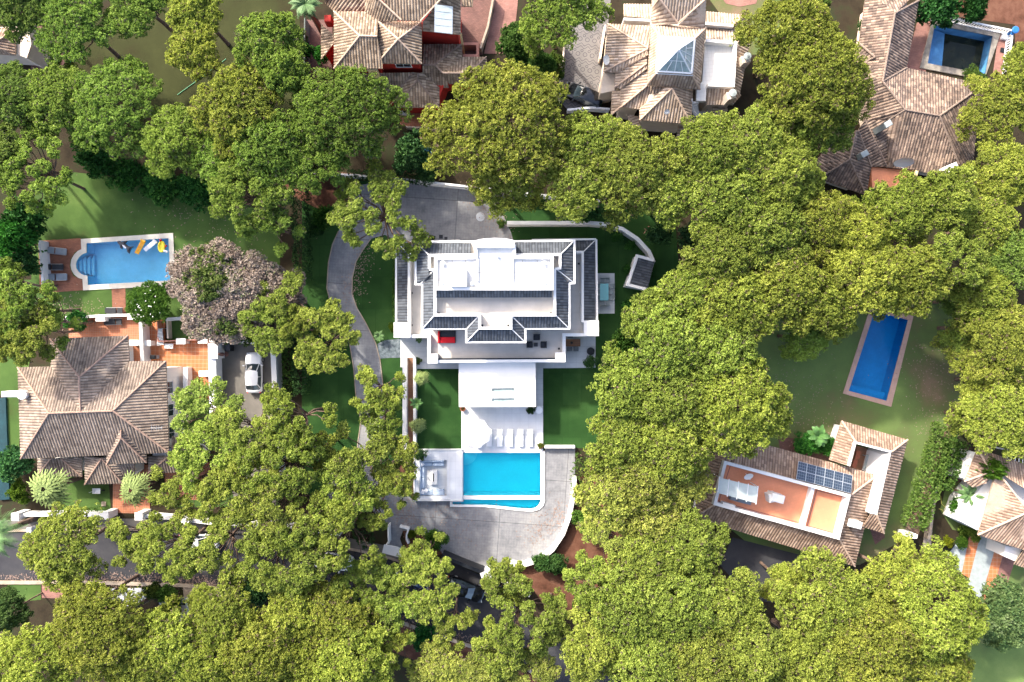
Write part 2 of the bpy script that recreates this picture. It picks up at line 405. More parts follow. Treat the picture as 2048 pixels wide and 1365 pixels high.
M['roof_red'] = roof_mat('roof_tiles_weathered', [(0, (.22,.165,.12)), (.5, (.33,.25,.18)), (1, (.48,.38,.28))])
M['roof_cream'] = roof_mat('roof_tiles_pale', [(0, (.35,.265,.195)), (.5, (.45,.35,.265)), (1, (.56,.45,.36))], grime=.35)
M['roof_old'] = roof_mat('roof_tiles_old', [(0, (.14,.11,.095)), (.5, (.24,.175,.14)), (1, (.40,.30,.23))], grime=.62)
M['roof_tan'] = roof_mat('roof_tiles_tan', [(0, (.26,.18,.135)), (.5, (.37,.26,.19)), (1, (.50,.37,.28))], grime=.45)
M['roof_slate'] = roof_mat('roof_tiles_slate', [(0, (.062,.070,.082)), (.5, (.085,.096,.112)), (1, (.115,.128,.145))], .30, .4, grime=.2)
M['cap_brown'] = plain('ridge_brown', (.36,.24,.18), .9, var=.2, scale=4)
M['cap_pale'] = plain('ridge_pale', (.52,.38,.28), .9, var=.15, scale=4)
M['cap_old'] = plain('ridge_old', (.24,.18,.145), .9, var=.25, scale=4)
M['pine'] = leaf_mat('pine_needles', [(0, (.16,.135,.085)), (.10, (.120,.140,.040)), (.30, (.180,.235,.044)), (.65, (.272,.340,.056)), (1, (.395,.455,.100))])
M['broad'] = leaf_mat('broad_leaves', [(0, (.03,.075,.015)), (.4, (.07,.14,.025)), (.8, (.12,.20,.035)), (1, (.17,.25,.06))])
M['hedge'] = leaf_mat('hedge_leaves', [(0, (.010,.030,.010)), (.5, (.022,.06,.016)), (1, (.05,.11,.025))], .2)
M['drytwig'] = leaf_mat('dry_needles', [(0, (.23,.175,.14)), (.5, (.36,.275,.225)), (.85, (.46,.37,.31)), (1, (.30,.34,.14))], .3)
M['flower'] = plain('white_petals', (.8,.8,.74), .8)
# ------------------------------------------------------------------ roofs
def tile_face(mb, pts, e=(0, 1), w_=.30, amp=.075, soffit=True):
    """One plane of barrel tiles: real corrugations running down the slope. pts: convex polygon; e: its eave edge."""
    pts = [Vector(p) for p in pts]; n = len(pts)
    a, b = pts[e[0]], pts[e[1]]
    ud = Vector((b.x - a.x, b.y - a.y)).normalized(); vd = Vector((-ud.y, ud.x))
    q = [(Vector((p.x, p.y)).dot(ud), Vector((p.x, p.y)).dot(vd), p.z) for p in pts]
    umin = min(t[0] for t in q); umax = max(t[0] for t in q)
    k0 = math.floor(umin / w_ * 6); k1 = math.ceil(umax / w_ * 6)
    us = sorted(set([umin, umax] + [k * w_ / 6 for k in range(k0, k1 + 1) if umin < k * w_ / 6 < umax] + [t[0] for t in q]))
    us = [u for i, u in enumerate(us) if i == 0 or u - us[i-1] > 1e-4]
    zr = max(t[2] for t in q) - min(t[2] for t in q); vr = max(t[1] for t in q) - min(t[1] for t in q) + 1e-6
    sl = math.sqrt(1 + (zr / vr) ** 2)
    cols = []
    for u in us:
        hit = []
        for i in range(n):
            p, r = q[i], q[(i + 1) % n]
            lo, hi = min(p[0], r[0]), max(p[0], r[0])
            if lo - 1e-7 <= u <= hi + 1e-7:
                if hi - lo < 1e-6: hit += [(p[1], p[2]), (r[1], r[2])]
                else:
                    t = (u - p[0]) / (r[0] - p[0]); hit.append((p[1] + t * (r[1] - p[1]), p[2] + t * (r[2] - p[2])))
        if not hit: cols.append(None); continue
        lo = min(hit); hi = max(hit)
        f = (u / w_) % 1.0; h = amp * (.5 - .5 * math.cos(2 * math.pi * f)) ** .7
        cols.append((u, lo, hi, h))
    base = len(mb.v)
    idx = []
    for c in cols:
        if c is None: idx.append(None); continue
        u, lo, hi, h = c; k = len(mb.v)
        for v, z in (lo, hi): mb.v.append((ud.x*u + vd.x*v, ud.y*u + vd.y*v, z + h))
        idx.append(k)
    for i in range(len(cols) - 1):
        if idx[i] is None or idx[i+1] is None: continue
        k, m = idx[i], idx[i+1]; c, d = cols[i], cols[i+1]
        mb.uv[len(mb.f)] = [(c[0]+1e-4, c[1][0]*sl), (d[0]-1e-4, d[1][0]*sl), (d[0]-1e-4, d[2][0]*sl), (c[0]+1e-4, c[2][0]*sl)]
        mb.f.append((k, m, m + 1, k + 1))
    if soffit:
        fl = [p - Vector((0, 0, .10)) for p in pts]
        if area2(fl) > 0: fl = fl[::-1]
        k = len(mb.v); mb.v += [tuple(p) for p in fl]; mb.uv[len(mb.f)] = [(.1, .1)] * n; mb.f.append(tuple(range(k, k + n)))
        for i in range(n):
            p, r = pts[i], pts[(i + 1) % n]; k = len(mb.v)
            mb.v += [tuple(p - Vector((0,0,.10))), tuple(r - Vector((0,0,.10))), tuple(r + Vector((0,0,.015))), tuple(p + Vector((0,0,.015)))]
            mb.uv[len(mb.f)] = [(.1, .1)] * 4; mb.f.append((k, k+1, k+2, k+3))
def roof(parent, z_, faces, mat, cap, caps=(), name='roof', w_=.30, amp=.075, cr=.10):
    """faces: lists of (x, y, z) in the view z_; the first two points are the eave."""
    comps = []                                          # roofs that do not touch are parts of their own
    for f in faces:
        ks = {(round(p[0]), round(p[1])) for p in f}; hit = [c for c in comps if c[0] & ks]
        for c in hit: comps.remove(c)
        comps.append((ks.union(*[c[0] for c in hit]), [f] + sum([c[1] for c in hit], [])))
    for ks, fs in comps:
        mb = MB()
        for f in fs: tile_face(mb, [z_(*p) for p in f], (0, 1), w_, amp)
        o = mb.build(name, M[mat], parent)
    if caps:
        for a, b in caps:
            cb = MB()
            pa, pb = z_(*a) + Vector((0,0,.05)), z_(*b) + Vector((0,0,.05)); L = (pb - pa).length; k = max(2, int(L / .42))
            pts = [pa.lerp(pb, i / k) for i in range(k + 1)]
            cb.tube(pts, [cr * (1.12 if i % 2 else .95) for i in range(k + 1)], 6); cb.build('ridge_cap', M[cap], o)
    return o
def walls(parent, z_, poly, zt, mat, z0=0.0, d=.45, name='wall'):
    mb = MB(); pts = [z_(x, y, zt) for x, y in poly]
    return mb.slab(inset(pts, d) if d else pts, z0, zt - .02).build(name, M[mat], parent)
def window_on(parent, a, b, zc, w_, h, t=.5, fr='white2', out=1):
    """Window on a wall running from a to b (world xy), centred at fraction t, standing proud on the right-hand side."""
    a = Vector(a[:2]); b = Vector(b[:2]); d = (b - a).normalized(); nrm = Vector((d.y, -d.x)) * out
    c = a.lerp(b, t); ang = math.atan2(d.y, d.x)
    f = MB(); q = c + nrm * .03
    for s in (-1, 1): f.obox((q.x + d.x*s*w_/2, q.y + d.y*s*w_/2, zc - h/2), .08, .10, h, ang)
    for zz in (zc - h/2 - .06, zc + h/2): f.obox((q.x, q.y, zz), w_ + .16, .12, .07, ang)
    f.obox((q.x, q.y, zc - h/2), .05, .08, h, ang)
    fo = f.build('window', M[fr], parent)
    q = c + nrm * .01
    MB().obox((q.x, q.y, zc - h/2 + .012), w_ - .09, .05, h - .03, ang).build('pane', M['glass'], fo)

# ------------------------------------------------------------------ foliage
def leaf_mesh(name, cen, nrm, tint, size, leaves, mat, seed, wid=.66, up=.15, spread=1.0):
    rng = np.random.default_rng(seed); N = len(cen); L = leaves
    c = np.repeat(cen, L, 0); nn = np.repeat(nrm, L, 0); t = np.repeat(tint, L) + rng.normal(0, .07, N * L)
    d = nn * .35 + rng.normal(0, 1, (N*L, 3)) * spread * .75; d[:, 2] += up
    d /= np.linalg.norm(d, axis=1, keepdims=True) + 1e-9
    r = nn + rng.normal(0, 1, (N*L, 3)) * .38; s = np.cross(d, r); s /= np.linalg.norm(s, axis=1, keepdims=True) + 1e-9
    sz = size * rng.uniform(.65, 1.25, (N*L, 1)); wv = s * sz * wid * .5
    a = c + d * sz * .05; b = c + d * sz * .7; e = c + d * sz
    v = np.stack([a - wv*.4, b - wv, e, b + wv], 1).reshape(-1, 3)
    nf = N * L; me = bpy.data.meshes.new(name)
    me.vertices.add(nf * 4); me.loops.add(nf * 4); me.polygons.add(nf)
    me.vertices.foreach_set('co', v.astype(np.float32).ravel())
    me.loops.foreach_set('vertex_index', np.arange(nf * 4, dtype=np.int32))
    me.polygons.foreach_set('loop_start', np.arange(0, nf * 4, 4, dtype=np.int32))
    me.update(calc_edges=True)
    at = me.attributes.new('tint', 'FLOAT', 'FACE'); at.data.foreach_set('value', np.clip(t, 0, 1).astype(np.float32))
    me.materials.append(mat); return me
def sph(rng, n):
    d = rng.normal(0, 1, (n, 3)); return d / np.linalg.norm(d, axis=1, keepdims=True)
def crown(name, seed, Rc, dome, zb, lobe_sp, lobe_r, subs, sub_r, tufts, tsize, leaves, mat, gap=0.0, flat=1.0, irregular=.16):
    """Lobed crown: lobes on a dome, sub-lobes on each lobe, tufts on each sub-lobe. Returns mesh and the lobe centres for the limbs."""
    rng = np.random.default_rng(seed); lobes = []
    ph = rng.uniform(0, 6.28, 4)
    def lim(t): return Rc * (1 + irregular * (math.sin(2*t + ph[0]) * .4 + math.sin(3*t + ph[1]) * .45 + math.sin(5*t + ph[2]) * .4 + math.sin(8*t + ph[3]) * .3))
    tries = 0; want = int(1.15 * math.pi * Rc * Rc / lobe_sp ** 2)
    while len(lobes) < want and tries < 6000:
        tries += 1; t = rng.uniform(0, 6.283); r = math.sqrt(rng.uniform(0, 1)) * (lim(t) - lobe_r * .8)
        if r < 0: continue
        x, y = r * math.cos(t), r * math.sin(t)
        if any((x-l[0])**2 + (y-l[1])**2 < (lobe_sp * .86) ** 2 for l in lobes): continue
        if gap and rng.uniform() < gap: lobes.append((x, y, None, 0)); continue
        z = zb + dome * math.sqrt(max(0, 1 - (r / (Rc * 1.03)) ** 2)) ** flat + rng.normal(0, .16)
        lobes.append((x, y, z, lobe_r * rng.uniform(.8, 1.2)))
    L = [l for l in lobes if l[2] is not None]
    C, Nn, T = [], [], []
    for x, y, z, lr in L:
        lt = rng.normal(0, .10); dd = sph(rng, subs); dd[:, 2] = np.abs(dd[:, 2]) * .9 - .22
        for d in dd:
            sc = np.array([x, y, z]) + d * lr * np.array([1, 1, .62]); st = lt + rng.normal(0, .10)
            sr = sub_r * rng.uniform(.75, 1.3)
            e = sph(rng, tufts); e[:, 2] = e[:, 2] * .75 + .25
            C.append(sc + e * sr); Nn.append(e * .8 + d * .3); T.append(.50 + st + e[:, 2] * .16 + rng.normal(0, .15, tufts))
    nf = int(math.pi * Rc * Rc * (0 if gap else 14))      # inner tufts that close the dome between the lobes
    if nf:
        tt = rng.uniform(0, 6.283, nf); r_ = np.sqrt(rng.uniform(0, 1, nf)); R_ = np.array([lim(t) for t in tt]) - lobe_r * .5; x_ = r_ * R_ * np.cos(tt); y_ = r_ * R_ * np.sin(tt)
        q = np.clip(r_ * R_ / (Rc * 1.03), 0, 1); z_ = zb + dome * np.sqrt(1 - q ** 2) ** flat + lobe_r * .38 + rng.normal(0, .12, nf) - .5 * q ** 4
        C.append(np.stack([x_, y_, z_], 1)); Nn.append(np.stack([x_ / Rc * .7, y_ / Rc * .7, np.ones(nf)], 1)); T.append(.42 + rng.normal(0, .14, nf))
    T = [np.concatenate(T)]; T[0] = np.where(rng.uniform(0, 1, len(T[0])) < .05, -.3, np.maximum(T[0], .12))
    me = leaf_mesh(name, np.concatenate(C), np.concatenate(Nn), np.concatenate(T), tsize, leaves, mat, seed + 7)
    return me, L
def trunk_mesh(seed, L, zb, ht, r0, mat, sub=0, lean=.3):
    rnd = random.Random(seed); mb = MB()
    top = Vector((rnd.uniform(-lean, lean), rnd.uniform(-lean, lean), ht)); mid = Vector((rnd.uniform(-lean, lean), rnd.uniform(-lean, lean), ht * .5))
    mb.tube([(0,0,-.2), (0,0,.15), mid, top], [r0 * 1.35, r0, r0 * .85, r0 * .7], 9)
    for x, y, z, lr in L:
        e = Vector((x, y, z - .15)); s = mid.lerp(top, rnd.uniform(.55, 1.0)); d = (e - s); L_ = Vector((d.x, d.y)).length
        m1 = s.lerp(e, .35) + Vector((rnd.uniform(-.3,.3), rnd.uniform(-.3,.3), -.10 * L_ * .3)); m2 = s.lerp(e, .72) + Vector((rnd.uniform(-.25,.25), rnd.uniform(-.25,.25), -.05 * L_))
        q = r0 * (.36 + .02 * L_)
        mb.tube([s, m1, m2, e], [q, q * .75, q * .5, q * .22], 5, False)
        for _ in range(sub):
            o = Vector((rnd.uniform(-1, 1), rnd.uniform(-1, 1), rnd.uniform(-.1, .6))) * lr * .9
            mb.tube([m2, m2.lerp(e + o, .6) + Vector((0,0,-.1)), e + o], [q * .4, q * .28, q * .1], 4, False)
    me = bpy.data.meshes.new('trunk'); me.from_pydata([tuple(v) for v in mb.v], [], mb.f); me.materials.append(mat); me.shade_smooth(); me.update(); return me
TV = {}                                                # tree variants: kind -> list of (nominal radius, height, crown mesh, trunk mesh)
def variant(kind, seed, Rc, ht, dome, lsp, lr, subs, sr, tufts, ts, lv, mat, bark='bark', gap=0., sub=0, r0=.22, flat=1., zf=.70, irr=.16):
    zb = ht * zf if dome else ht
    me, L = crown('crown', seed, Rc, dome, ht - dome - lr * .7, lsp, lr, subs, sr, tufts, ts, lv, M[mat], gap, flat, irr)
    tm = trunk_mesh(seed, L, zb, ht * .62, r0, M[bark], sub); TV.setdefault(kind, []).append((Rc, ht, me, tm))
for i in range(4): variant('pine', 100 + i, 6.0, 11.5, 3.9, 1.45, .92, 15, .36, 19, .155, 9, 'pine', r0=.30, irr=.22)
for i in range(3): variant('pine', 200 + i, 4.0, 10.0, 2.9, 1.30, .84, 15, .34, 19, .155, 9, 'pine', r0=.24, irr=.24)
for i in range(2): variant('pine', 300 + i, 2.6, 9.0, 2.0, 1.1, .72, 15, .31, 19, .155, 9, 'pine', r0=.2, irr=.2)
for i in range(4): variant('open', 400 + i, 4.4, 10.0, 1.7, 1.08, .52, 13, .29, 18, .155, 9, 'pine', gap=.36, sub=3, r0=.2, irr=.34)
for i in range(2): variant('open', 450 + i, 3.0, 9.5, 1.2, 1.0, .48, 12, .28, 18, .155, 9, 'pine', gap=.28, sub=3, r0=.17, irr=.30)
for i in range(2): variant('broad', 500 + i, 3.2, 5.0, 2.2, 1.0, .7, 14, .32, 15, .18, 7, 'broad', r0=.14)
for i in range(3): variant('shrub', 550 + i, 1.3, 1.8, .9, .7, .5, 12, .24, 12, .18, 6, 'hedge', r0=.05)
for i in range(2): variant('bush', 580 + i, 1.3, 1.6, .8, .7, .5, 12, .24, 12, .18, 6, 'broad', r0=.05)
variant('dead', 600, 5.0, 8.0, 2.6, 1.1, .75, 13, .45, 30, .20, 6, 'drytwig', 'greybark', sub=5, r0=.22, irr=.25)
CNT = {}
def tree(px, py, rpx, ht, kind, label, tint=None, name=None, cat='tree', group='pine trees around the villas', zfrac=.82):
    zc = ht * zfrac; c = P(px, py, zc); rm = rpx * 1.0 / S * (H - zc) / H
    vs_ = TV[kind]; best = sorted(range(len(vs_)), key=lambda i: abs(math.log(vs_[i][0] / rm)))[0]
    same = [i for i in range(len(vs_)) if vs_[i][0] == vs_[best][0]]; CNT[kind] = CNT.get(kind, 0) + 1
    Rn, hn, cm_, tm_ = vs_[same[CNT[kind] % len(same)]]
    rnd = random.Random(int(px * 7 + py * 13))
    nm = name or {'pine': 'pine_tree', 'open': 'pine_tree', 'broad': 'leafy_tree', 'shrub': 'shrub', 'bush': 'bush', 'dead': 'dry_tree'}[kind]
    e = empty(nm, (c.x, c.y, 0), label, cat, group, rnd.uniform(0, 6.28)); e.scale = (rm / Rn, rm / Rn * rnd.uniform(.92, 1.08), ht / hn)
    for part, me in (('crown', cm_), ('trunk', tm_)):
        o = bpy.data.objects.new(part, me); COL.objects.link(o); o.parent = e
        if part == 'crown':
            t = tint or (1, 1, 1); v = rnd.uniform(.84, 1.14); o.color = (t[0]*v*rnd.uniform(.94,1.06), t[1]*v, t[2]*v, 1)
    return e
def leaf_blob(name, pts, size, leaves, mat, seed, parent=None, tint=.5, up=.4):
    """Foliage laid over given points (x,y,z,nx,ny,nz)."""
    a = np.array(pts, dtype=float); rng = np.random.default_rng(seed); c = a[:, :3]
    w0 = WORLD[parent.name] if parent is not None else Vector((c[:,0].mean(), c[:,1].mean(), 0))
    me = leaf_mesh(name, c - np.array(w0), a[:, 3:], tint + rng.normal(0, .2, len(a)), size, leaves, M[mat], seed, up=up)
    o = bpy.data.objects.new(name, me); COL.objects.link(o)
    if parent is not None: o.parent = parent
    else: o.location = w0
    WORLD[o.name] = w0.copy(); return o
def hedge(z_, line, wd, h, label, mat='hedge', seed=1, dens=14, tint=.5, size=.2, cat='hedge', rough=.25):
    pts = [z_(x, y, h * .7) for x, y in line]; e = empty('hedge', (pts[0].x, pts[0].y, 0), label, cat)
    rng = random.Random(seed); out = []; stems = MB()
    for i in range(len(pts) - 1):
        a, b = Vector(pts[i][:2]), Vector(pts[i+1][:2]); d = b - a; L = d.length; d.normalize(); nn = Vector((-d.y, d.x))
        for _ in range(int(L * (wd + 2 * h) * dens)):
            t = rng.uniform(0, L); s = rng.uniform(-1, 1); f = rng.uniform(0, wd + 1.4 * h) - .7 * h
            bump = 1 + rough * (math.sin(t * 2.1 + seed) * .5 + math.sin(t * 5.3) * .3 + rng.uniform(-.4, .4))
            if f < 0: side = -1; zz = h + f; off = -wd/2
            elif f > wd: side = 1; zz = h - (f - wd); off = wd/2
            else: side = 0; zz = h; off = f - wd/2
            p = a + d * t + nn * off * bump; zz = zz * (1 + rng.uniform(-.12, .12) * (1 + rough))
            out.append((p.x, p.y, max(.1, zz), nn.x * side, nn.y * side, .9 if side == 0 else .2))
        k = int(L / .8)
        for j in range(k):
            p = a + d * (j + .5) * .8; stems.tube([(p.x, p.y, 0), (p.x + .05, p.y, h * .8)], [.05, .02], 5)
    leaf_blob('foliage', out, size, 5, mat, seed, e, tint); stems.build('stem', M['bark'], e)
    # an inner mass of twigs so nothing shows through
    return e
def frond(mb, o, az, L, rise, droop, wid, n=9, blade=True):
    d = Vector((math.cos(az), math.sin(az), 0)); s = Vector((-d.y, d.x, 0)); pts = []
    for i in range(n + 1):
        t = i / n; pts.append(o + d * L * t * (1 - .12 * t) + Vector((0, 0, rise * math.sin(t * 1.9) - droop * t * t)))
    mb.tube(pts, [.035 * (1 - .8 * i / n) for i in range(n + 1)], 4)
    for i in range(1, n + 1):
        for sub in (0, .5):
            t = (i - sub) / n; p = pts[i].lerp(pts[i-1], sub); wl = wid * math.sin(min(1, t * 1.1) * 2.6 + .35)
            for sg in (-1, 1):
                tip = p + s * sg * wl + d * wl * .55 + Vector((0,0,-.18 * wl)); k = d * .05
                mb.add([p - k, p + k, tip], [(0, 1, 2)])
def fan_leaf(mb, o, az, L, rise, rad, rnd):
    d = Vector((math.cos(az), math.sin(az), 0)); s = Vector((-d.y, d.x, 0))
    c = o + d * L + Vector((0, 0, rise)); mb.tube([o, o.lerp(c, .5) + Vector((0,0,.12)), c], [.03, .025, .02], 4)
    nn = 11; up = Vector((0,0,1))
    for i in range(nn):
        t = (i / (nn - 1) - .5) * 4.2; r_ = rad * rnd.uniform(.85, 1.1) * (1 - .12 * abs(t)); q = d * math.cos(t) + s * math.sin(t)
        w_ = Vector((-q.y, q.x, 0)) * rad * .085; m = c + q * r_ * .55 + Vector((0,0,.03 - .06 * (i % 2))); e = c + q * r_ + Vector((0,0,-.22 * rad - rnd.uniform(0,.12)))
        mb.add([c, m - w_, m + w_, e - w_*.3, e + w_*.3], [(0, 1, 2), (1, 3, 4, 2)])
M['palm'] = plain('palm_frond', (.10,.19,.06), .6, var=.3, scale=4)
M['fan'] = plain('fan_palm_leaf', (.19,.25,.075), .85, var=.35, scale=5)
M['banana'] = plain('banana_leaf', (.09,.20,.05), .5, var=.25, scale=3)
def palm(px, py, rpx, ht, kind, label, seed=1, n=22, name='palm_tree', cat='palm', mat=None):
    c = P(px, py, ht); rm = rpx / S * (H - ht) / H; e = empty(name, (c.x, c.y, 0), label, cat); rnd = random.Random(seed)
    t = MB(); t.tube([(c.x, c.y, -.1), (c.x + .05, c.y, ht * .5), (c.x, c.y, ht)], [max(.08, ht * .05), ht * .035 + .06, ht * .03 + .06], 9).build('trunk', M['bark'], e)
    for i in range(n):
        m = MB(); az = i * 2.399 + rnd.uniform(-.2, .2); lv = i / n; o = Vector((c.x, c.y, ht))
        if kind == 'fan': fan_leaf(m, o, az, rm * (.10 + .48 * lv), .45 * (1 - lv) * rm - .1, rm * (.40 + .12 * rnd.random()), rnd)
        elif kind == 'feather': frond(m, o, az, rm * (.8 + .25 * rnd.random()), .5 * rm * (1 - lv), .55 * rm * lv, rm * .22, 12)
        else:
            d = Vector((math.cos(az), math.sin(az), 0)); s = Vector((-d.y, d.x, 0)); L = rm * (.7 + .4 * rnd.random()); pts = []
            for k in range(7):
                q = k / 6; pts.append((o + d * L * q + Vector((0,0, .5*rm*(1-lv)*math.sin(q*2.4))), .22 * rm * math.sin(.25 + q * 2.6)))
            vs_ = [];
            for p, ww in pts: vs_ += [p - s * ww, p + Vector((0,0,-.03)), p + s * ww]
            m.add(vs_, [(3*k, 3*k+1, 3*k+4, 3*k+3) for k in range(6)] + [(3*k+1, 3*k+2, 3*k+5, 3*k+4) for k in range(6)])
        m.build('frond', M[mat or {'fan': 'fan', 'feather': 'palm', 'banana': 'banana'}[kind]], e)
    return e

# ------------------------------------------------------------------ pools
HOLES = []
def pool(label, zv, water, coping, mats, depth=1.5, zt=.12, wl=-.06, name='swimming_pool', cop='coping', cover=None):
    wp = ccw([zv(x, y, zt) for x, y in water]); cp = [zv(x, y, zt) for x, y in coping]
    c = sum(wp, Vector()) / len(wp); e = empty(name, (c.x, c.y, 0), label, 'swimming pool')
    ring = MB().slab(cp, -.05, zt, [wp]); ring.build('coping', M[cop], e)
    ip = [Vector((p.x, p.y)) for p in wp]; op = offset_poly(wp, -.06); n = len(ip); b = MB()
    vs_ = [(p.x, p.y, zt - .03) for p in ip] + [(p.x, p.y, -depth) for p in ip]
    b.add(vs_, [(i, (i+1) % n, n + (i+1) % n, n + i) for i in range(n)]); b.slab(wp, None, -depth)
    b.build('basin', M[mats[0]], e)
    MB().slab(offset_poly(wp, .004), None, wl).build('water', M[mats[1]], e)
    HOLES.append([(p.x, p.y) for p in offset_poly(wp, -.10)]); return e
def sheet(name, pts, z, mat, holes=True, top=None):
    pts = [Vector(p) for p in pts]; hs = []
    if holes:
        for h in HOLES:
            ins = [inside(q, pts) for q in h]
            if all(ins): hs.append(h)
    o = MB().slab(pts, None, z, hs).build(name, M[mat]); o['kind'] = 'structure'; return o
def px_poly(z_, pts, z=0): return [z_(x, y, z) for x, y in pts]
# ================================================================== POOLS (first: the ground is cut round them)
PM = Z(880, 780, 5.46)
mp = pool('bright turquoise swimming pool below the row of white loungers', ID,
     [(926.5,906),(1081,906),(1081,991.5),(926.5,991.5)], [(925,902.5),(1090,902.5),(1090,998),(925,998)], ('floortile_blue','water_cyan'), 1.3, .16, .09, cop='white')
lb = pool('narrow curved overflow basin along the south edge of turquoise pool', ID,
     [(905,1004.2),(926.5,1004.2),(926.5,999.5),(1081,999.5),(1080.5,1004),(1076,1012),(1069,1016.5),(1060,1018),(1035,1016.5),(1008,1013.5),(971,1010.3),(905,1009.5)],
     [(900,1002.6),(925.2,1002.6),(925.2,998.2),(1090,998.2),(1090,1003),(1087,1012),(1079,1020),(1063,1024),(1035,1022),(1008,1018.8),(972,1015),(900,1014)],
     ('floortile_blue','water_cyan'), .7, .14, -.02, name='overflow_basin', cop='white')
st = MB()
for k in range(5):
    r_ = (28 - k * 4.6) / S; c = P(926.6, 906.1, 0); pts = [(c.x, c.y)] + [(c.x + r_ * math.cos(-t * math.pi / 20), c.y + r_ * math.sin(-t * math.pi / 20)) for t in range(11)]
    st.slab(pts, -1.28, -1.05 + k * .22)
st.build('step', M['steptile'], mp)
MB().slab(px_poly(ID, [(928,988.3),(1080.6,988.3),(1080.6,991.3),(928,991.3)]), -1.28, .02).build('ledge', M['steptile'], mp)
PL = Z(60, 440, 6.0235)
arc = [(555 + 0, 0)]
bow = [PLp for PLp in [(680,398),(640,410),(600,440),(570,480),(553,530),(556,580),(580,620),(620,655),(655,668),(690,675)]]
pool('light blue swimming pool with rounded step end and floats', PL,
     [(680,283),(1668,222),(1690,730),(697,785)] + bow[::-1],
     [(612,232),(1722,158),(1757,790),(640,850),(632,715),(580,700),(530,660),(497,600),(488,545),(497,480),(530,420),(575,375),(618,355)],
     ('floortile_sky','water_sky'), 1.5, .10, -.05)
ls = MB()
for k in range(4):
    x0 = 560 + k * 36; ls.slab(px_poly(PL, [(x0, 470 + 0*k), (x0 + 34, 455 - k * 15), (x0 + 36, 645 + k * 8), (x0 + 4, 600 + k * 14)] if k else [(568,500),(596,470),(598,620),(575,600)]), -1.45, -.35 - k * .25)
ls.build('step', M['floortile_sky'], bpy.data.objects['swimming_pool.001'])
PR = Z(1500, 560, 3.737)
rp = pool('deep blue rectangular swimming pool with pinkish coping on the tilted lawn', PR,
     [(930,235),(1182,300),(1022,905),(738,830)], [(905,190),(1222,272),(1056,950),(695,850)], ('floortile_deep','water_deep'), 1.7, .07, -.06, cop='coping_pink')
MB().slab(px_poly(PR, [(752,778),(1042,850),(1022,902),(741,828)]), -1.65, -.7).build('step', M['floortile_deep'], rp)
PD = Z(1548, 0, 3.25)
dp = pool('neglected half empty blue pool with dark murky water', PD,
     [(1045,162),(1422,236),(1375,482),(1000,412)], [(1035,118),(1480,202),(1368,520),(948,442)], ('floortile_old','water_murk'), 1.9, .15, -1.25, cop='coping_old')
MB().slab(px_poly(PD, [(1047,166),(1136,200),(1116,430),(1004,409)]), -1.8, -.75).build('step', M['floortile_old'], dp)
MB().slab(px_poly(ID, [(-2,797),(14,795),(22,998),(2,1000)]), 0, .25).build('pool_cover', M['tealdark'])
tag(bpy.data.objects['pool_cover'], 'long dark teal cover strip beside the brown roofed house at left edge', 'pool cover')

# ================================================================== GROUND AND PAVING
G = 420
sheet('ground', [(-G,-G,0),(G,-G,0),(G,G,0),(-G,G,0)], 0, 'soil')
def gs(name, z, mat, pts, v=ID): return sheet(name, px_poly(v, pts), z, mat)
gs('lawn', .012, 'lawn', [(70,360),(150,345),(430,380),(560,440),(560,1015),(330,1015),(335,640),(60,640)])
gs('lawn', .012, 'lawn', [(115,930),(215,930),(222,1022),(112,1026)])
gs('lawn', .014, 'lawn', [(130,60),(330,-40),(600,-40),(600,340),(430,300),(140,150)]) ; bpy.data.objects['lawn.002'].data.materials[0] = M['olive']
gs('lawn', .012, 'turf', [(604,372),(716,362),(1060,384),(1350,430),(1365,640),(1290,905),(1145,896),(1090,896),(1090,900),(826,900),(826,1002),(790,1005),(620,1010),(604,900)])
gs('lawn', .012, 'dry_lawn', [(1470,640),(1600,590),(1920,600),(1925,780),(1905,870),(1850,980),(1815,1075),(1720,1130),(1560,1140),(1390,1000),(1380,880)])
gs('lawn', .012, 'dry_lawn', [(1940,1110),(2200,1100),(2200,1365),(2200,1500),(1900,1500)])
gs('lawn', .011, 'lawn', [(-60,560),(70,560),(75,640),(45,800),(30,1000),(14,1000),(14,790),(-60,790)])
gs('lawn', .012, 'lawn', [(20,1168),(82,1168),(82,1200),(20,1205)])
gs('lawn', .012, 'dry_lawn', [(1900,940),(1950,930),(1960,1070),(1905,1060),(1880,1020)])
gs('lawn', .010, 'dry_lawn', [(1390,-40),(1560,-40),(1560,110),(1500,110)])
gs('bare_earth', .018, 'bare', [(1862,985-40),(1890,860),(1905,800),(1912,830),(1890,920),(1860,990),(1835,1075),(1805,1085),(1815,1040)])
gs('bare_earth', .016, 'red_soil', [(1860,-60),(2200,-60),(2200,250),(2030,200),(2030,50),(1870,28)])
gs('bare_earth', .016, 'red_soil', [(1150,960),(1230,900),(1300,1200),(1100,1230),(1040,1140),(1110,1110),(1142,1040)])
gs('bare_earth', .016, 'red_soil', [(700,1215),(850,1262),(950,1290),(1100,1370),(1050,1400),(800,1310),(700,1260)])
gs('bare_earth', .016, 'red_soil', [(560,330),(720,350),(712,400),(640,420),(560,380)])
gs('bare_earth', .016, 'red_soil', [(770,960),(830,905),(830,1000),(815,985)])
gs('bare_earth', .060, 'red_soil', [(806,1062),(840,1063),(866,1080),(885,1108),(850,1118),(815,1100)])
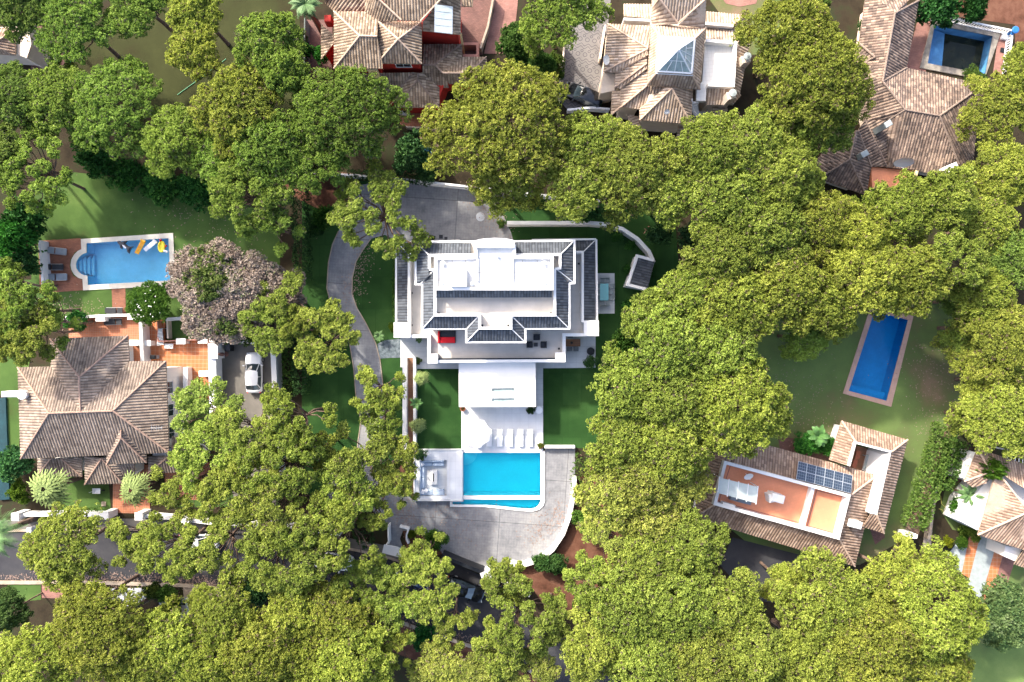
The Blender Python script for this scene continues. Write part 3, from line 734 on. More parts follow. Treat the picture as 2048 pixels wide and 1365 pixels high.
# road
top = [(-900,1062),(0,1064),(200,1060),(420,1062),(560,1072),(650,1090),(760,1112),(880,1150),(1000,1198),(1100,1250),(1190,1320),(1290,1420),(1500,1640)]
bot = [(-900,1170),(0,1160),(187,1160),(374,1166),(500,1177),(584,1189),(744,1218),(851,1258),(950,1290),(1050,1330),(1120,1375),(1220,1480),(1360,1700)]
sheet('road', px_poly(ID, top + bot[::-1]), .006, 'asphalt')
def strip(name, line, wpx, z0, z1, mat, v=ID, label=None, cat=None, kind=None):
    o = MB().wall([v(x, y) for x, y in line], wpx / S, z0, z1).build(name, M[mat]); return tag(o, label, cat, None, kind)
strip('kerb', [(x, y + 5) for x, y in bot], 7, -.02, .13, 'stone', kind='structure')
strip('kerb', [(x, y - 2) for x, y in top[:9]], 5, -.02, .13, 'stone', kind='structure')
strip('pavement', [(x, y - 14) for x, y in top[:8]], 18, -.02, .11, 'yard', kind='structure')
gs('pavement', .02, 'paver', [(185,1178),(290,1176),(300,1200),(270,1215),(190,1200)])
gs('pavement', .024, 'pinkpave', [(84,1170),(200,1172),(190,1200),(84,1196)])
gs('pavement', .02, 'stone', [(366,1172),(470,1186),(440,1215),(368,1205)])
for i_, (a_, b_) in enumerate((((300,1120),(342,1150)),((90,1080),(150,1096)),((455,1130),(480,1160)))):
    gs('road_patch', .0095, 'rubber' if 0 else 'asphalt', [(a_[0],a_[1]),(b_[0],a_[1]+3),(b_[0]-2,b_[1]),(a_[0]+1,b_[1]-2)])
for x_, y_ in ((421,1146),(40,1110)):
    o = MB().lathe(tuple(P(x_, y_, .008)), [(.33, 0), (.33, .008), (.29, .009)], 20).build('manhole_cover', M['darkmetal']); tag(o, 'round iron manhole cover in the road ' + ('right of the lone pine' if x_ > 100 else 'near the left edge'), 'manhole cover')
# driveways of the white villa
gs('driveway', .030, 'drive', [(714,371),(790,362),(870,370),(1062,388),(1000,398),(995,415),(1010,438),(1022,465),(1027,484),(900,484),(796,484),(770,470),(742,478),(726,500),(712,524),(705,556),(704,588),(714,617),(731,645),(752,688),(760,720),(766,770),(769,841),(762,892),(762,932),(778,967),(811,988),(830,1003),(900,1003),(900,1014),(972,1015),(1035,1022),(1063,1024),(1079,1020),(1087,1012),(1090,998),(1090,898),(1150,898),(1150,960),(1142,1020),(1128,1068),(1108,1100),(1080,1122),(1045,1132),(1010,1130),(985,1152),(968,1148),(900,1120),(885,1108),(866,1080),(840,1063),(806,1062),(800,1078),(812,1112),(775,1114),(778,1060),(740,1015),(703,1003),(656,1003),(656,967),(700,940),(716,930),(715,892),(722,841),(712,790),(708,740),(700,690),(678,645),(661,606),(654,577),(657,527),(665,490),(677,463),(700,420)])
strip('path_edging', [(677,463),(665,490),(657,527),(654,577),(661,606),(678,645),(700,690),(708,740),(712,790),(722,841),(715,892),(716,930),(700,940)], 1.8, .0, .09, 'stone', kind='structure')
strip('path_edging', [(742,478),(726,500),(712,524),(705,556),(704,588),(714,617),(731,645),(752,688),(760,720),(766,770),(769,841),(762,892),(762,932),(778,967),(811,988)], 1.8, .0, .09, 'stone', kind='structure')
gs('driveway', .034, 'asphalt', [(812,1112),(850,1120),(900,1124),(965,1152),(985,1162),(1050,1195),(1020,1215),(960,1185),(880,1155),(770,1120)])
gs('paving', .040, 'slate', [(755,688),(770,681),(801,678),(801,716),(780,716),(758,718)])
gs('paving', .050, 'paver', [(801,672),(918,672),(918,738),(830,738),(830,735),(816,735),(801,735)])
gs('paving', .050, 'paver', [(1068,660),(1191,660),(1191,736),(1086,737),(1086,816),(1068,816)])
gs('paving', .052, 'paver', [(1194,547),(1229,547),(1229,627.5),(1194,628)])
o = MB().slab(px_poly(ID, [(923,812),(1086,812),(1086,902.3),(923,902.3)]), -.05, .15).build('terrace', M['paver_gloss']); o['kind'] = 'structure'
# neighbours' paving
gs('paving', .030, 'brickdeck', [(77,482),(162,477),(165,498),(150,505),(141,520),(140,535),(147,552),(165,560),(166.5,581),(80,587)])
gs('path', .034, 'brickdeck', [(223.5,579),(251,577),(252,634),(226,636)])
gs('patio', .040, 'cotta2', [(138,636),(279,632),(282,760),(138,760)])
gs('patio', .040, 'cotta', [(283,640),(331,640),(331,686),(416,679),(419,800),(330,800),(284,760)])
gs('yard', .030, 'yard', [(424,686),(549,684),(552,860),(552,1030),(478,1032),(430,860)])
gs('path', .036, 'cotta2', [(226,930),(300,930),(300,1028),(226,1026)])
gs('patio', .034, 'cotta2', [(330,925),(420,925),(420,1000),(330,1000)])
gs('patio', .030, 'brownbrick', [(610,40),(665,40),(665,170),(610,170)])
gs('patio', .034, 'cotta2', [(800,215),(890,215),(890,253),(800,253)])
gs('path', .030, 'brownbrick', [(915,-40),(984,-40),(985,10),(965,110),(915,110)])
gs('driveway', .030, 'pinkpave', [(988,-40),(1040,-40),(1030,60),(1010,108),(968,108),(988,20)])
gs('courtyard', .026, 'mosaicbase', [(1180,-60),(1228,-60),(1215,60),(1205,110),(1200,222),(1140,226),(1117,200),(1132,75)])
gs('path', .030, 'pinkpave', [(1838,30),(1870,34),(1850,150),(1805,150)])
gs('path', .030, 'pinkpave', [(1998,60),(2018,66),(2005,150),(1985,150)])
gs('paving', .030, 'pinkpave', [(1430,-20),(1520,-20),(1512,8),(1480,14),(1452,8)])
gs('driveway', .030, 'asphalt', [(1465,1075),(1600,1110),(1580,1210),(1500,1200),(1440,1130)])
F = Z(1780, 840, 2.6)
gs('driveway', .030, 'greytile', [(300,700),(345,640),(420,655),(370,800),(330,760)], F)
gs('driveway', .034, 'cotta', [(418,570),(472,590),(412,822),(372,800)], F)
gs('driveway', .030, 'greytile', [(472,590),(560,620),(470,940),(398,900),(412,822)], F)
gs('driveway', .034, 'cotta', [(558,620),(605,640),(500,1000),(460,985)], F)
gs('path', .030, 'pinkpave', [(605,640),(660,700),(600,880),(540,860)], F)
gs('driveway', .030, 'greytile', [(240,1290),(300,1300),(290,1500),(210,1480)], F)
gs('driveway', .034, 'cotta', [(380,1290),(430,1280),(410,1420),(350,1420)], F)
gs('driveway', .032, 'greytile', [(300,1300),(380,1290),(350,1420),(285,1420)], F)
gs('patio', .030, 'brownbrick', [(1905,905),(1945,905),(1945,965),(1905,965)])
gs('path', .030, 'brownbrick', [(70,40),(90,40),(120,130),(60,160)])
gs('patio', .030, 'pinkpave', [(86,95),(132,95),(132,148),(86,130)])
gs('path', .030, 'brownbrick', [(1555,870),(1700,905),(1690,930),(1560,900)])
gs('patio', .030, 'brownbrick', [(1740,1060),(1760,1040),(1770,1075),(1750,1090)])
gs('path', .028, 'stone', [(1855,1000),(1868,900+120),(1862,1090),(1845,1095)])
gs('yard', .030, 'stone', [(360,1210),(382,1212),(382,1260),(360,1255)])
# courtyard pattern: rings and wavy bands set in the paving
def court_pattern():
    poly = [tuple(P(*p)) for p in [(1172,5),(1214,5),(1212,60),(1203,110),(1199,216),(1141,221),(1120,199),(1134,79)]]
    mb = MB(); o = P(1170, 110); a = R(-9); ca, sa = math.cos(a), math.sin(a); per = .81; row = 1.69; z = .031
    def W(u, v): return (o.x + ca*u - sa*v, o.y + sa*u + ca*v, z)
    for j in range(-6, 9):
        for i in range(-8, 9):
            for cx, cy, r_ in ((0, 0, .245), (.5 * per, .40, .155)):
                u, v = i * per + cx, j * row + cy
                if not inside(W(u, v), poly): continue
                n = 18; vs_ = []
                for k in range(n):
                    t = 2 * math.pi * k / n
                    vs_ += [W(u + r_ * math.cos(t), v + r_ * math.sin(t)), W(u + (r_ - .045) * math.cos(t), v + (r_ - .045) * math.sin(t))]
                mb.add(vs_, [(2*k, 2*k+1, (2*k+3) % (2*n), (2*k+2) % (2*n)) for k in range(n)])
        for dy in (.78, 1.10):
            prev = None
            for k in range(-90, 100):
                u = k * per / 12; v = j * row + dy + .14 * math.sin(2 * math.pi * u / per); p = (u, v)
                if prev and inside(W(u, v), poly):
                    mb.add([W(prev[0], prev[1]-.025), W(u, v-.025), W(u, v+.025), W(prev[0], prev[1]+.025)], [(0, 1, 2, 3)])
                prev = p
    q = mb.build('courtyard_pattern', M['mosaicline']); q['kind'] = 'structure'
court_pattern()

# ================================================================== WHITE VILLA
T = Z(740, 440, 3.4133)
c = T(860, 450, 0)
V = empty('villa', (c.x, c.y, 0), 'large white flat roofed villa with slate grey tile bands in the centre', 'house')
z1, z2, z3 = 3.6, 7.0, 8.7
low = [(180,152),(1545,132),(1552,690),(1560,690),(1560,793),(1333,793),(1333,972),(394,978),(394,805),(162,805),(162,700),(180,700)]
MB().slab([T(x, y, z1) for x, y in low], 0, z1).build('wall', M['white'], V)
MB().slab([T(x, y, z1) for x, y in [(200,170),(1530,150),(1535,780),(1320,780),(1320,960),(408,965),(408,795),(180,795),(180,710),(200,700)]], z1 + .002, z1 + .025).build('terrace_floor', M['beige'], V)
upo = [(312,152),(722,150),(985,150),(1395,142),(1395,432),(1360,437),(1360,742),(1060,742),(1060,835),(657,835),(657,742),(358,742),(358,440),(312,440)]
MB().slab(inset([T(x, y, z2) for x, y in upo], .30), z1, z2).build('wall', M['white'], V)
MB().slab(inset([T(x, y, z2) for x, y in upo], .25), z2 + .003, z2 + .02).build('terrace_floor', M['beige'], V)
pz = MB()
def par(pts, wd, a, b_, zr=None, closed=False): pz.wall([T(x, y, b_ if zr is None else zr) for x, y in pts], wd, a, b_, closed)
par([(185,150),(613,143)], .18, z1, 4.1); par([(1105,137),(1543,132)], .18, z1, 4.15)
par([(178,152),(178,700)], .20, z1, 4.0); par([(1545,134),(1550,690)], .20, z1, 4.0)
par([(266,702),(266,236),(316,236)], .26, z1, 4.75); par([(1452,700),(1452,220),(1400,220)], .26, z1, 4.75)
par([(222,795),(402,795),(402,965),(1325,960),(1325,785),(1500,785)], .34, z1, 4.45)
for q in [(162,700,275,805),(1460,688,1562,793),(392,915,462,980),(1266,905,1334,972)]:
    pz.slab([T(x, y, 4.7) for x, y in [(q[0],q[1]),(q[2],q[1]),(q[2],q[3]),(q[0],q[3])]], z1, 4.7)
par([(443,350),(443,650),(748,650),(748,740),(962,740),(962,650),(1262,650),(1262,335)], .26, z2, 8.05)
par([(404,335),(404,242),(720,238)], .24, z2, 8.0); par([(985,238),(1298,236),(1298,330),(1262,335)], .24, z2, 8.0)
par([(404,338),(443,342)], .24, z2, 7.98)
par(upo, .20, z2 - .25, z2 + .10, z2, True)
# top block, its parapets and the arched frontispiece
pz.slab([T(x, y, z3) for x, y in [(442,245),(1248,240),(1248,474),(442,476)]], z2 + .03, z3)
par([(448,262),(722,256),(722,180),(985,180),(985,256),(1243,258),(1243,470),(448,470)], .30, z3, z3 + .35, None, True)
par([(733,262),(733,420)], .16, z3, z3 + .3); par([(975,262),(975,420)], .16, z3, z3 + .3)
pz.slab([T(x, y, 9.3) for x, y in [(722,140),(760,131),(810,126),(850,124),(895,126),(945,131),(985,140),(985,190),(722,190)]], .2, 9.3)
pz.slab([T(x, y, 8.72) for x, y in [(722,186),(985,186),(985,262),(722,262)]], z2, 8.72)
pz.slab([T(x, y, 9.5) for x, y in [(546,336),(660,336),(660,455),(546,455)]], z3, 9.5)
build_split(pz, 'parapet', M['white'], V)
MB().slab([T(x, y, z3) for x, y in [(458,272),(722,268),(1233,268),(1233,460),(458,460)]], z3 + .003, z3 + .02).build('roof', M['roofwhite'], V)
MB().slab([T(x, y, 8.72) for x, y in [(738,194),(948,194),(948,262),(738,262)]], 8.723, 8.74).build('roof', M['roofwhite'], V)
e1, r1 = 3.95, 4.65
rf = [[(183,697,e1),(183,153,e1),(262,236,r1),(262,697,r1)][::1], [(183,153,e1),(310,153,e1),(310,236,r1),(262,236,r1)],
      [(1537,140,e1),(1537,688,e1),(1457,688,r1),(1457,218,r1)], [(1537,140,e1),(1398,143,e1),(1398,218,r1),(1457,218,r1)]]
e2, r2 = 7.10, 7.85
rf += [[(690,160,e2),(318,160,e2),(400,238,r2),(690,238,r2)], [(318,160,e2),(318,434,e2),(348,434,e2),(400,385,r2),(400,238,r2)],
       [(348,434,e2),(436,345,r2),(400,340,r2),(400,385,r2-.1)][::1],
       [(362,440,e2),(362,740,e2),(438,655,r2),(438,350,r2)], [(362,742,e2),(663,742,e2),(744,655,r2),(438,655,r2)],
       [(663,742,e2),(663,830,e2),(744,745,r2),(744,655,r2)], [(663,830,e2),(1052,830,e2),(966,745,r2),(744,745,r2)],
       [(1052,830,e2),(1052,740,e2),(966,655,r2),(966,745,r2)], [(1052,740,e2),(1355,738,e2),(1268,652,r2),(966,655,r2)],
       [(1355,738,e2),(1355,428,e2),(1268,335,r2),(1268,652,r2)], [(1388,428,e2),(1388,150,e2),(1302,236,r2),(1302,335,r2),(1275,340,r2)],
       [(1388,150,e2),(990,152,e2),(990,236,r2),(1302,236,r2)], [(452,532,7.95),(1243,530,7.95),(1243,478,8.6),(452,480,8.6)]]
roof(V, T, rf, 'roof_slate', 'white', [((183,153,e1),(262,236,r1)),((1537,140,e1),(1457,218,r1)),((318,160,e2),(400,238,r2)),((362,742,e2),(438,655,r2)),
     ((663,742,e2),(744,655,r2)),((663,830,e2),(744,745,r2)),((1052,830,e2),(966,745,r2)),((1052,740,e2),(966,655,r2)),((1355,738,e2),(1268,652,r2)),
     ((1388,150,e2),(1302,236,r2)),((1388,428,e2),(1270,335,r2)),((348,434,e2),(436,345,r2))], w_=.30, amp=.035, cr=.05)
MB().slab([T(x, y, 4.5) for x, y in [(464,946),(1264,943),(1264,952),(464,957)]], z1 + .03, 4.47).build('planter_slot', M['darkmetal'], V)
# porch roof towards the pool, with two long skylights
pr = [T(x, y, 3.3) for x, y in [(605,972),(1130,968),(1132,1277),(607,1278)]]
sk = [[T(x, y, 3.3) for x, y in q] for q in ([(832,1150),(987,1148),(987,1172),(832,1173)], [(832,1218),(988,1217),(988,1242),(832,1243)])]
MB().slab(pr, 2.95, 3.3, sk).build('porch_roof', M['white'], V)
pw = MB(); ppr = inset(pr, .5)
pw.wall(ppr, .25, 0, 2.95, True); pw.build('wall', M['white'], V)
for q in sk:
    MB().slab(inset(q, .004), 3.0, 3.06).build('skylight', M['skyglass'], V)
uo = inset([T(x, y, z2) for x, y in upo], .30)
lw = [T(x, y, z1) for x, y in low]
for t in (.2, .5, .8): window_on(V, T(394,978,z1), T(1333,972,z1), 1.25, 2.6, 2.3, t)
for a, b_, ts in (((358,742),(657,742),(.3,.75)), ((657,835),(1060,835),(.25,.75)), ((1060,742),(1360,742),(.3,.75))):
    A, B = T(*a, z2), T(*b_, z2); A.y += .3; B.y += .3
    for t in ts: window_on(V, A, B, 4.9, 1.5, 2.1, t)
for t in (.25, .5, .75): window_on(V, T(1545,132,z1), T(1552,690,z1), 1.5, 1.6, 1.7, t, out=1)
for t in (.25, .5, .75): window_on(V, T(180,152,z1), T(180,700,z1), 1.5, 1.6, 1.7, t, out=-1)
jn = MB()
for x_ in (560, 650, 830, 1040, 1140): jn.slab([T(x, y, z3) for x, y in [(x_,275),(x_+3,275),(x_+3,455),(x_,455)]] if x_ != 830 else [T(x, y, z3) for x, y in [(738,360),(985,360),(985,363),(738,363)]], z3 + .021, z3 + .026)
jn.build('membrane_joint', M['stone'], V)
for x_, y_, s_ in ((500,300,.18),(500,440,.12),(700,440,.15),(1190,300,.18),(1200,440,.12),(870,250,.14)):
    q = T(x_, y_, z3); MB().lathe((q.x, q.y, z3 + .02), [(s_, 0), (s_, .3), (s_*1.5, .32), (s_*1.5, .38), (.03, .42)], 12).build('roof_vent', M['metal'], V)
for x_, y_, z_ in ((766,722,z2),(944,722,z2),(285,500,z1),(285,720,z1),(1425,300,z1),(440,930,z1),(1290,880,z1),(470,640,z2),(1235,640,z2)):
    q = T(x_, y_, z_); MB().obox((q.x, q.y, z_ + .02), .22, .22, .02).build('roof_drain', M['darkmetal'], V)
pb_ = MB(); pb_.tube([T(480,440,z3+.1), T(600,470,z3+.1)], .03, 5); pb_.tube([T(1010,300,z3+.1), T(1010,440,z3+.1), T(1100,440,z3+.1)], .03, 5); pb_.build('roof_pipe', M['metal'], V)
# low white walls round the villa's garden
def gwall(line, wpx, z0, z1_, label, v=ID, mat='white', name='garden_wall', cat='wall'):
    o = MB().wall([v(x, y, z1_) for x, y in line], wpx / S, z0, z1_).build(name, M[mat]); return tag(o, label, cat)
gwall([(1014,446),(1180,446),(1215,449),(1245,458),(1275,478),(1298,503),(1308,525)], 7, 0, 1.6, 'curved white garden wall sweeping round the north east lawn')
gwall([(620,346),(700,350),(790,357),(870,366),(960,376),(1062,388),(1200,402)], 4, 0, 1.4, 'long pale boundary wall behind the north forecourt')
gwall([(1089,894.5),(1150,894.5)], 5, 0, .7, 'short white wall at the foot of the east lawn')
gwall([(1265,650),(1255,690),(1240,720)], 5, 0, 1.2, 'white wall end showing between the east lawn and big pines')
gwall([(1150,955),(1146,1000),(1139,1035),(1126,1070),(1106,1100),(1080,1122),(1045,1132),(1020,1129)], 7, 0, 1.1, 'curving white retaining wall round the south forecourt')
gwall([(799,1054),(817,1059),(813,1070),(813,1080),(817,1088)], 3.2, 0, .8, 'small hooked white wall beside the planted island')
gwall([(987,1153),(1020,1170),(1060,1192)], 7, 0, 2.0, 'white roadside wall right of the gate pillar')
gwall([(776,1052),(777,1088)], 2.4, 0, 1.5, 'thin white wall left of the entrance canopy')
g = gwall([(884,1113),(925,1130),(966,1146)], 7, 0.05, 1.9, 'dark sliding driveway gate beside the white pillar', mat='darkmetal', name='gate', cat='gate')
px_ = MB(); px_.slab(px_poly(ID, [(962,1150),(979,1143),(985,1158),(968,1166)], 2.3), 0, 2.3); o = px_.build('gate_pillar', M['white']); tag(o, 'square white pillar at the right end of dark gate', 'pillar')
o = MB().slab(px_poly(ID, [(960,1148),(980,1140),(988,1160),(967,1168)], 2.45), 2.3, 2.42).build('cap', M['white']); o.parent = bpy.data.objects['gate_pillar']; o.location = o.location - bpy.data.objects['gate_pillar'].location
# ramp with its two walls
rm_ = empty('garden_ramp', P(816, 800), 'narrow brown paved ramp between two white walls beside palms', 'ramp')
MB().slab([P(*p) for p in [(814,716),(826,716),(826,896),(814,896)]], .02, .06).build('floor', M['wood'], rm_)
rw = MB(); rw.wall([P(809,716,1.2), P(809,898,1.2), P(829,898,1.2)], .45, 0, 1.2); rw.wall([P(829,716,1.0), P(829,894,1.0)], .3, 0, 1.0); rw.build('wall', M['white'], rm_)
# pump house
K = Z(1230, 440, 8.527); c = K(450, 880)
kh = empty('garden_shed', (c.x, c.y, 0), 'small shed with dark slate roof where the curved wall ends', 'shed')
kp = [(375,600),(690,680),(560,1180),(200,1120)]
MB().slab([K(x, y, 2.6) for x, y in kp], 0, 2.3).build('wall', M['white'], kh)
kw = MB(); kw.wall([K(x, y, 2.7) for x, y in [(660,690),(380,615),(215,1105),(520,1180)]], .30, 2.2, 2.7); kw.build('parapet', M['white'], kh)
roof(kh, K, [[(560,1160,2.4),(668,720,2.4),(400,648,2.62),(262,1090,2.62)]], 'roof_slate', 'white', (), w_=.25, amp=.03)
# sunken lounge
LG = Z(780, 880, 9.75); c = LG(900, 700)
lo = empty('sunken_lounge', (c.x, c.y, 0), 'raised pale paved block holding a sunken sofa pit beside pool', 'lounge terrace')
pit = [LG(x, y, .5) for x, y in [(572,396),(1108,396),(1108,1096),(572,1096)]]
MB().slab([LG(x, y, .5) for x, y in [(450,188),(1413,185),(1413,1195),(460,1200)]], 0, .5, [pit]).build('deck', M['paver_gloss'], lo)
MB().slab(inset(pit, .01), .02, .06).build('floor', M['paver'], lo)
lp = MB(); lp.wall([LG(x, y, .62) for x, y in [(1400,195),(470,200),(478,1185),(1400,1183)]], .12, .5, .62); lp.wall([LG(x, y, .55) for x, y in [(1163,330),(1163,1160),(520,1160)]], .04, .5, .56); lp.build('coping', M['white'], lo)
def sofa_run(x0, y0, x1, y1, back):
    m = MB(); z = .06; a = LG(x0, y0, .5); b_ = LG(x1, y1, .5); n = max(1, int(max(abs(b_.x-a.x), abs(b_.y-a.y)) / .9)); horiz = abs(b_.x - a.x) > abs(b_.y - a.y)
    for k in range(n):
        if horiz: m.obox(((a.x + (k+.5)*(b_.x-a.x)/n), (a.y+b_.y)/2, z), abs(b_.x-a.x)/n - .03, abs(b_.y-a.y), .36, 0, .05)
        else: m.obox(((a.x+b_.x)/2, a.y + (k+.5)*(b_.y-a.y)/n, z), abs(b_.x-a.x), abs(b_.y-a.y)/n - .03, .36, 0, .05)
    return m
sf = empty('corner_sofa', LG(620, 700, 0), 'pale blue u shaped sofa built round the sunken pit', 'sofa')
for q in ((600,440,1050,515),(600,520,668,960),(600,975,1050,1085)): sofa_run(*q, 0).build('seat', M['bluefabric'], sf)
for q in ((600,402,1050,436),(576,402,598,1090)):
    a = LG(q[0], q[1], .6); b_ = LG(q[2], q[3], .6); MB().obox(((a.x+b_.x)/2, (a.y+b_.y)/2, .06), abs(b_.x-a.x), abs(b_.y-a.y), .60, 0, .05).build('backrest', M['bluefabric'], sf)
for x, y in ((620,480),(640,1020),(700,1000)): q = LG(x, y, .6); MB().obox((q.x, q.y, .43), .45, .4, .14, x * .1, .05).build('cushion', M['whitefabric'], sf)
ft = empty('fire_table', LG(848, 735, 0), 'white rectangular fire table in the middle of sofa pit', 'table')
q = LG(848, 735, .45); MB().obox((q.x, q.y, .06), 1.5/1.75, 2.85/1.75, .38, 0, .03).build('table_top', M['white'], ft)
MB().obox((q.x + .02, q.y, .442), .3, 1.15, .05, 0, .02).build('burner_rim', M['white'], ft); MB().obox((q.x, q.y, .47), .13, .9, .04).build('burner', M['darkmetal'], ft)
# ================================================================== LEFT HOUSE
A = Z(0, 640, 2.528)
HA = empty('house', A(450, 450), 'sprawling house with brown tiled hip roofs left of the white car', 'house')
E, Rg = 4.7, 6.9; k = (248,472,Rg); l = (572,460,Rg); e_ = (407,466,Rg); d = (402,290,Rg-.35)
g = (90,240,E); h = (840,208,E); i_ = (855,672,E); j = (105,703,E); a = (255,95,E); b = (648,80,E); cc = (655,210,E); f = (258,236,E)
q1 = [[a, b, d][::-1][1:] + [d]] if 0 else []
roof(HA, A, [[b,a,d], [a,f,e_,d], [cc,b,d,e_], [f,g,k,e_], [h,cc,e_,l], [g,j,k], [j,i_,l,k], [i_,h,l]], 'roof_brown', 'cap_brown',
     [(a,d),(b,d),(d,e_),(k,l),(g,k),(h,l),(i_,l),(j,k)])
ap = (613,596,6.0)
roof(HA, A, [[(540,732,4.5),(742,722,4.5),ap], [(540,640,4.5),(540,732,4.5),ap,(612,560,6.0)], [(742,722,4.5),(742,640,4.5),(612,560,6.0),ap]], 'roof_brown', 'cap_brown', [((540,732,4.5),ap),((742,722,4.5),ap),(ap,(612,560,6.0))])
L0, L1 = 2.9, 3.8
roof(HA, A, [[(190,790,L0),(190,700,L0),(260,700,L1)], [(190,790,L0),(415,792,L0),(310,700,L1),(260,700,L1)], [(415,792,L0),(415,695,L1),(310,700,L1)]], 'roof_brown', 'cap_brown', [((190,790,L0),(260,700,L1)),((415,792,L0),(310,700,L1))])
roof(HA, A, [[(430,832,L0),(622,828,L0),(515,700,L1+.3)], [(428,690,L1),(430,832,L0),(515,700,L1+.3)], [(622,828,L0),(622,800,L0),(600,690,L1+.3),(515,700,L1+.3)], [(622,795,L0),(680,790,L0),(680,725,L1),(600,700,L1+.3)]], 'roof_brown', 'cap_brown', [((430,832,L0),(515,700,L1+.3)),((622,828,L0),(515,700,L1+.3))])
roof(HA, A, [[(750,775,L0),(940,772,L0),(870,640,L1+.4),(855,690,L1)], [(750,690,L0+.1),(750,775,L0),(855,690,L1)], [(940,772,L0),(1000,772,L0),(1035,690,L0),(990,590,L0+.4),(870,590,L1+.4),(870,640,L1+.4)]], 'roof_brown', 'cap_brown', [((750,775,L0),(855,690,L1)),((940,772,L0),(870,640,L1+.4))])
walls(HA, A, [(255,110),(575,110),(580,225),(840,222),(855,672),(105,703),(90,240),(258,236)], E, 'white')
walls(HA, A, [(190,695),(415,692),(415,790),(190,790)], L0, 'white'); walls(HA, A, [(430,692),(680,690),(680,790),(622,828),(430,832)], L0, 'white'); walls(HA, A, [(750,650),(990,600),(1030,690),(1000,770),(750,775)], L0, 'white')
wg = MB(); wg.slab([A(x, y, 1.2) for x, y in [(925,240),(948,240),(950,400),(925,400)]], 0, 1.2); wg.build('side_wing', M['white'], HA)
ea, eb = A(855,672,E) - Vector((.45,0,0)), A(840,208,E) - Vector((.45,0,0))
for t_ in (.2,.45,.7): window_on(HA, ea, eb, 3.2, 1.3, 1.2, t_)

wb = [A(x, y, E) for x, y in [(105,703),(855,672)]]
for t in (.15, .5, .9): window_on(HA, wb[0] + Vector((0,.5,0)), wb[1] + Vector((0,.5,0)), 3.8, 1.3, 1.0, t)
ch = MB(); q = P(40, 790, 6.0); ch.obox((q.x - 1.2, q.y, 4.0), 2.4, .6, 1.4, 0, .05); ch.build('chimney', M['white'], HA)
MB().lathe((q.x + .2, q.y, 4.2), [(.42, 0), (.42, 1.7), (.5, 1.75), (.5, 1.85), (.1, 1.95)], 18).build('chimney', M['white'], HA)
an = MB(); q = A(820, 540, 6.4); an.tube([(q.x,q.y,5.2),(q.x,q.y,7.7)], .025, 5)
for s in range(5): an.tube([(q.x-.5+.25*s,q.y-.35+.03*s,7.6),(q.x-.5+.25*s,q.y+.35-.03*s,7.6)], .012, 4)
an.tube([(q.x-.6,q.y,7.6),(q.x+.6,q.y,7.6)], .015, 4).build('antenna', M['metal'], HA)
# patio walls and posts
B3 = Z(0, 440, 3.4133)
gwall([(440,668),(700,655),(945,648)], 5, 0, .9, 'low white wall with pink rail along the top of left patio', B3)
gwall([(958,690),(970,970)], 22 / 3.4, 0, 1.6, 'tall white wall dividing the two orange patios', B3)
gwall([(1075,690),(1078,830),(1430,815)], 2.4, 0, .9, 'pink topped low wall edging the orange tiled patio', B3, 'pink')
gwall([(1425,815),(1432,1150)], 3, 0, .9, 'pink topped low wall between orange patio and car yard', B3, 'pink')
gwall([(1130,680),(1240,672)], 6, 0, 1.0, 'stub of pale wall under the dry tree', B3, 'white')
gwall([(1140,690),(1145,810)], 3, 0, .9, 'thin wall beside the small lawn under the dry tree', B3, 'cream')
gwall([(1430,822),(1860,842)], 26 / 3.4, 0, 2.0, 'broad white wall across the top of the car yard', B3)
gwall([(1862,850),(1880,1300),(1890,1460),(1895,1800)], 34 / 3.4, 0, 1.9, 'long white wall right of the parked white car', B3)
gwall([(1445,845),(1452,1150),(1456,1330)], 50 / 3.4, 0, 1.7, 'wide grey white wall left of the car yard', B3, 'white2')
o = MB().slab([B3(x, y, 1.75) for x, y in [(1430,842),(1492,845),(1492,948),(1432,946)]], 0, 2.0).build('utility_box', M['white2']); tag(o, 'pale utility housing at the top left corner of car yard', 'utility housing')
gwall([(268,140),(292,440)], 5, 0, 1.4, 'white wall along the left side of brick pool deck', B3)
pp = MB().obox((0,0,0), .95, .55, 1.15, 0, .04); pb = empty('patio_post', (0,0,0)); pp.build('post', M['white'], pb); MB().obox((0,0,1.15), 1.05, .65, .08, 0, .02).build('cap', M['white'], pb)
place(pb, [(B3(475,683,1) * 1, 0, 'white patio post at the far left end of the top wall'), (B3(692,675,1), 0, 'white patio post in the middle of the top wall'), (B3(908,663,1), 0, 'white patio post where the top wall meets the flowering bush'),
    (B3(920,840,1), 0, 'white patio post touching the brown roof corner'), (B3(1003,842,1), 0, 'white patio post right of the tall dividing wall'), (B3(1240,830,1), 0, 'white patio post above the striped towel bench'),
    (B3(1388,825,1), 0, 'white patio post at the top right corner of orange patio'), (B3(1395,1050,1), 0, 'white patio post alone on the right edge of orange patio')], 'post', 'white posts of the patio wall')
for o in bpy.data.objects:
    if o.name.startswith('patio_post'): o.location.z = 0
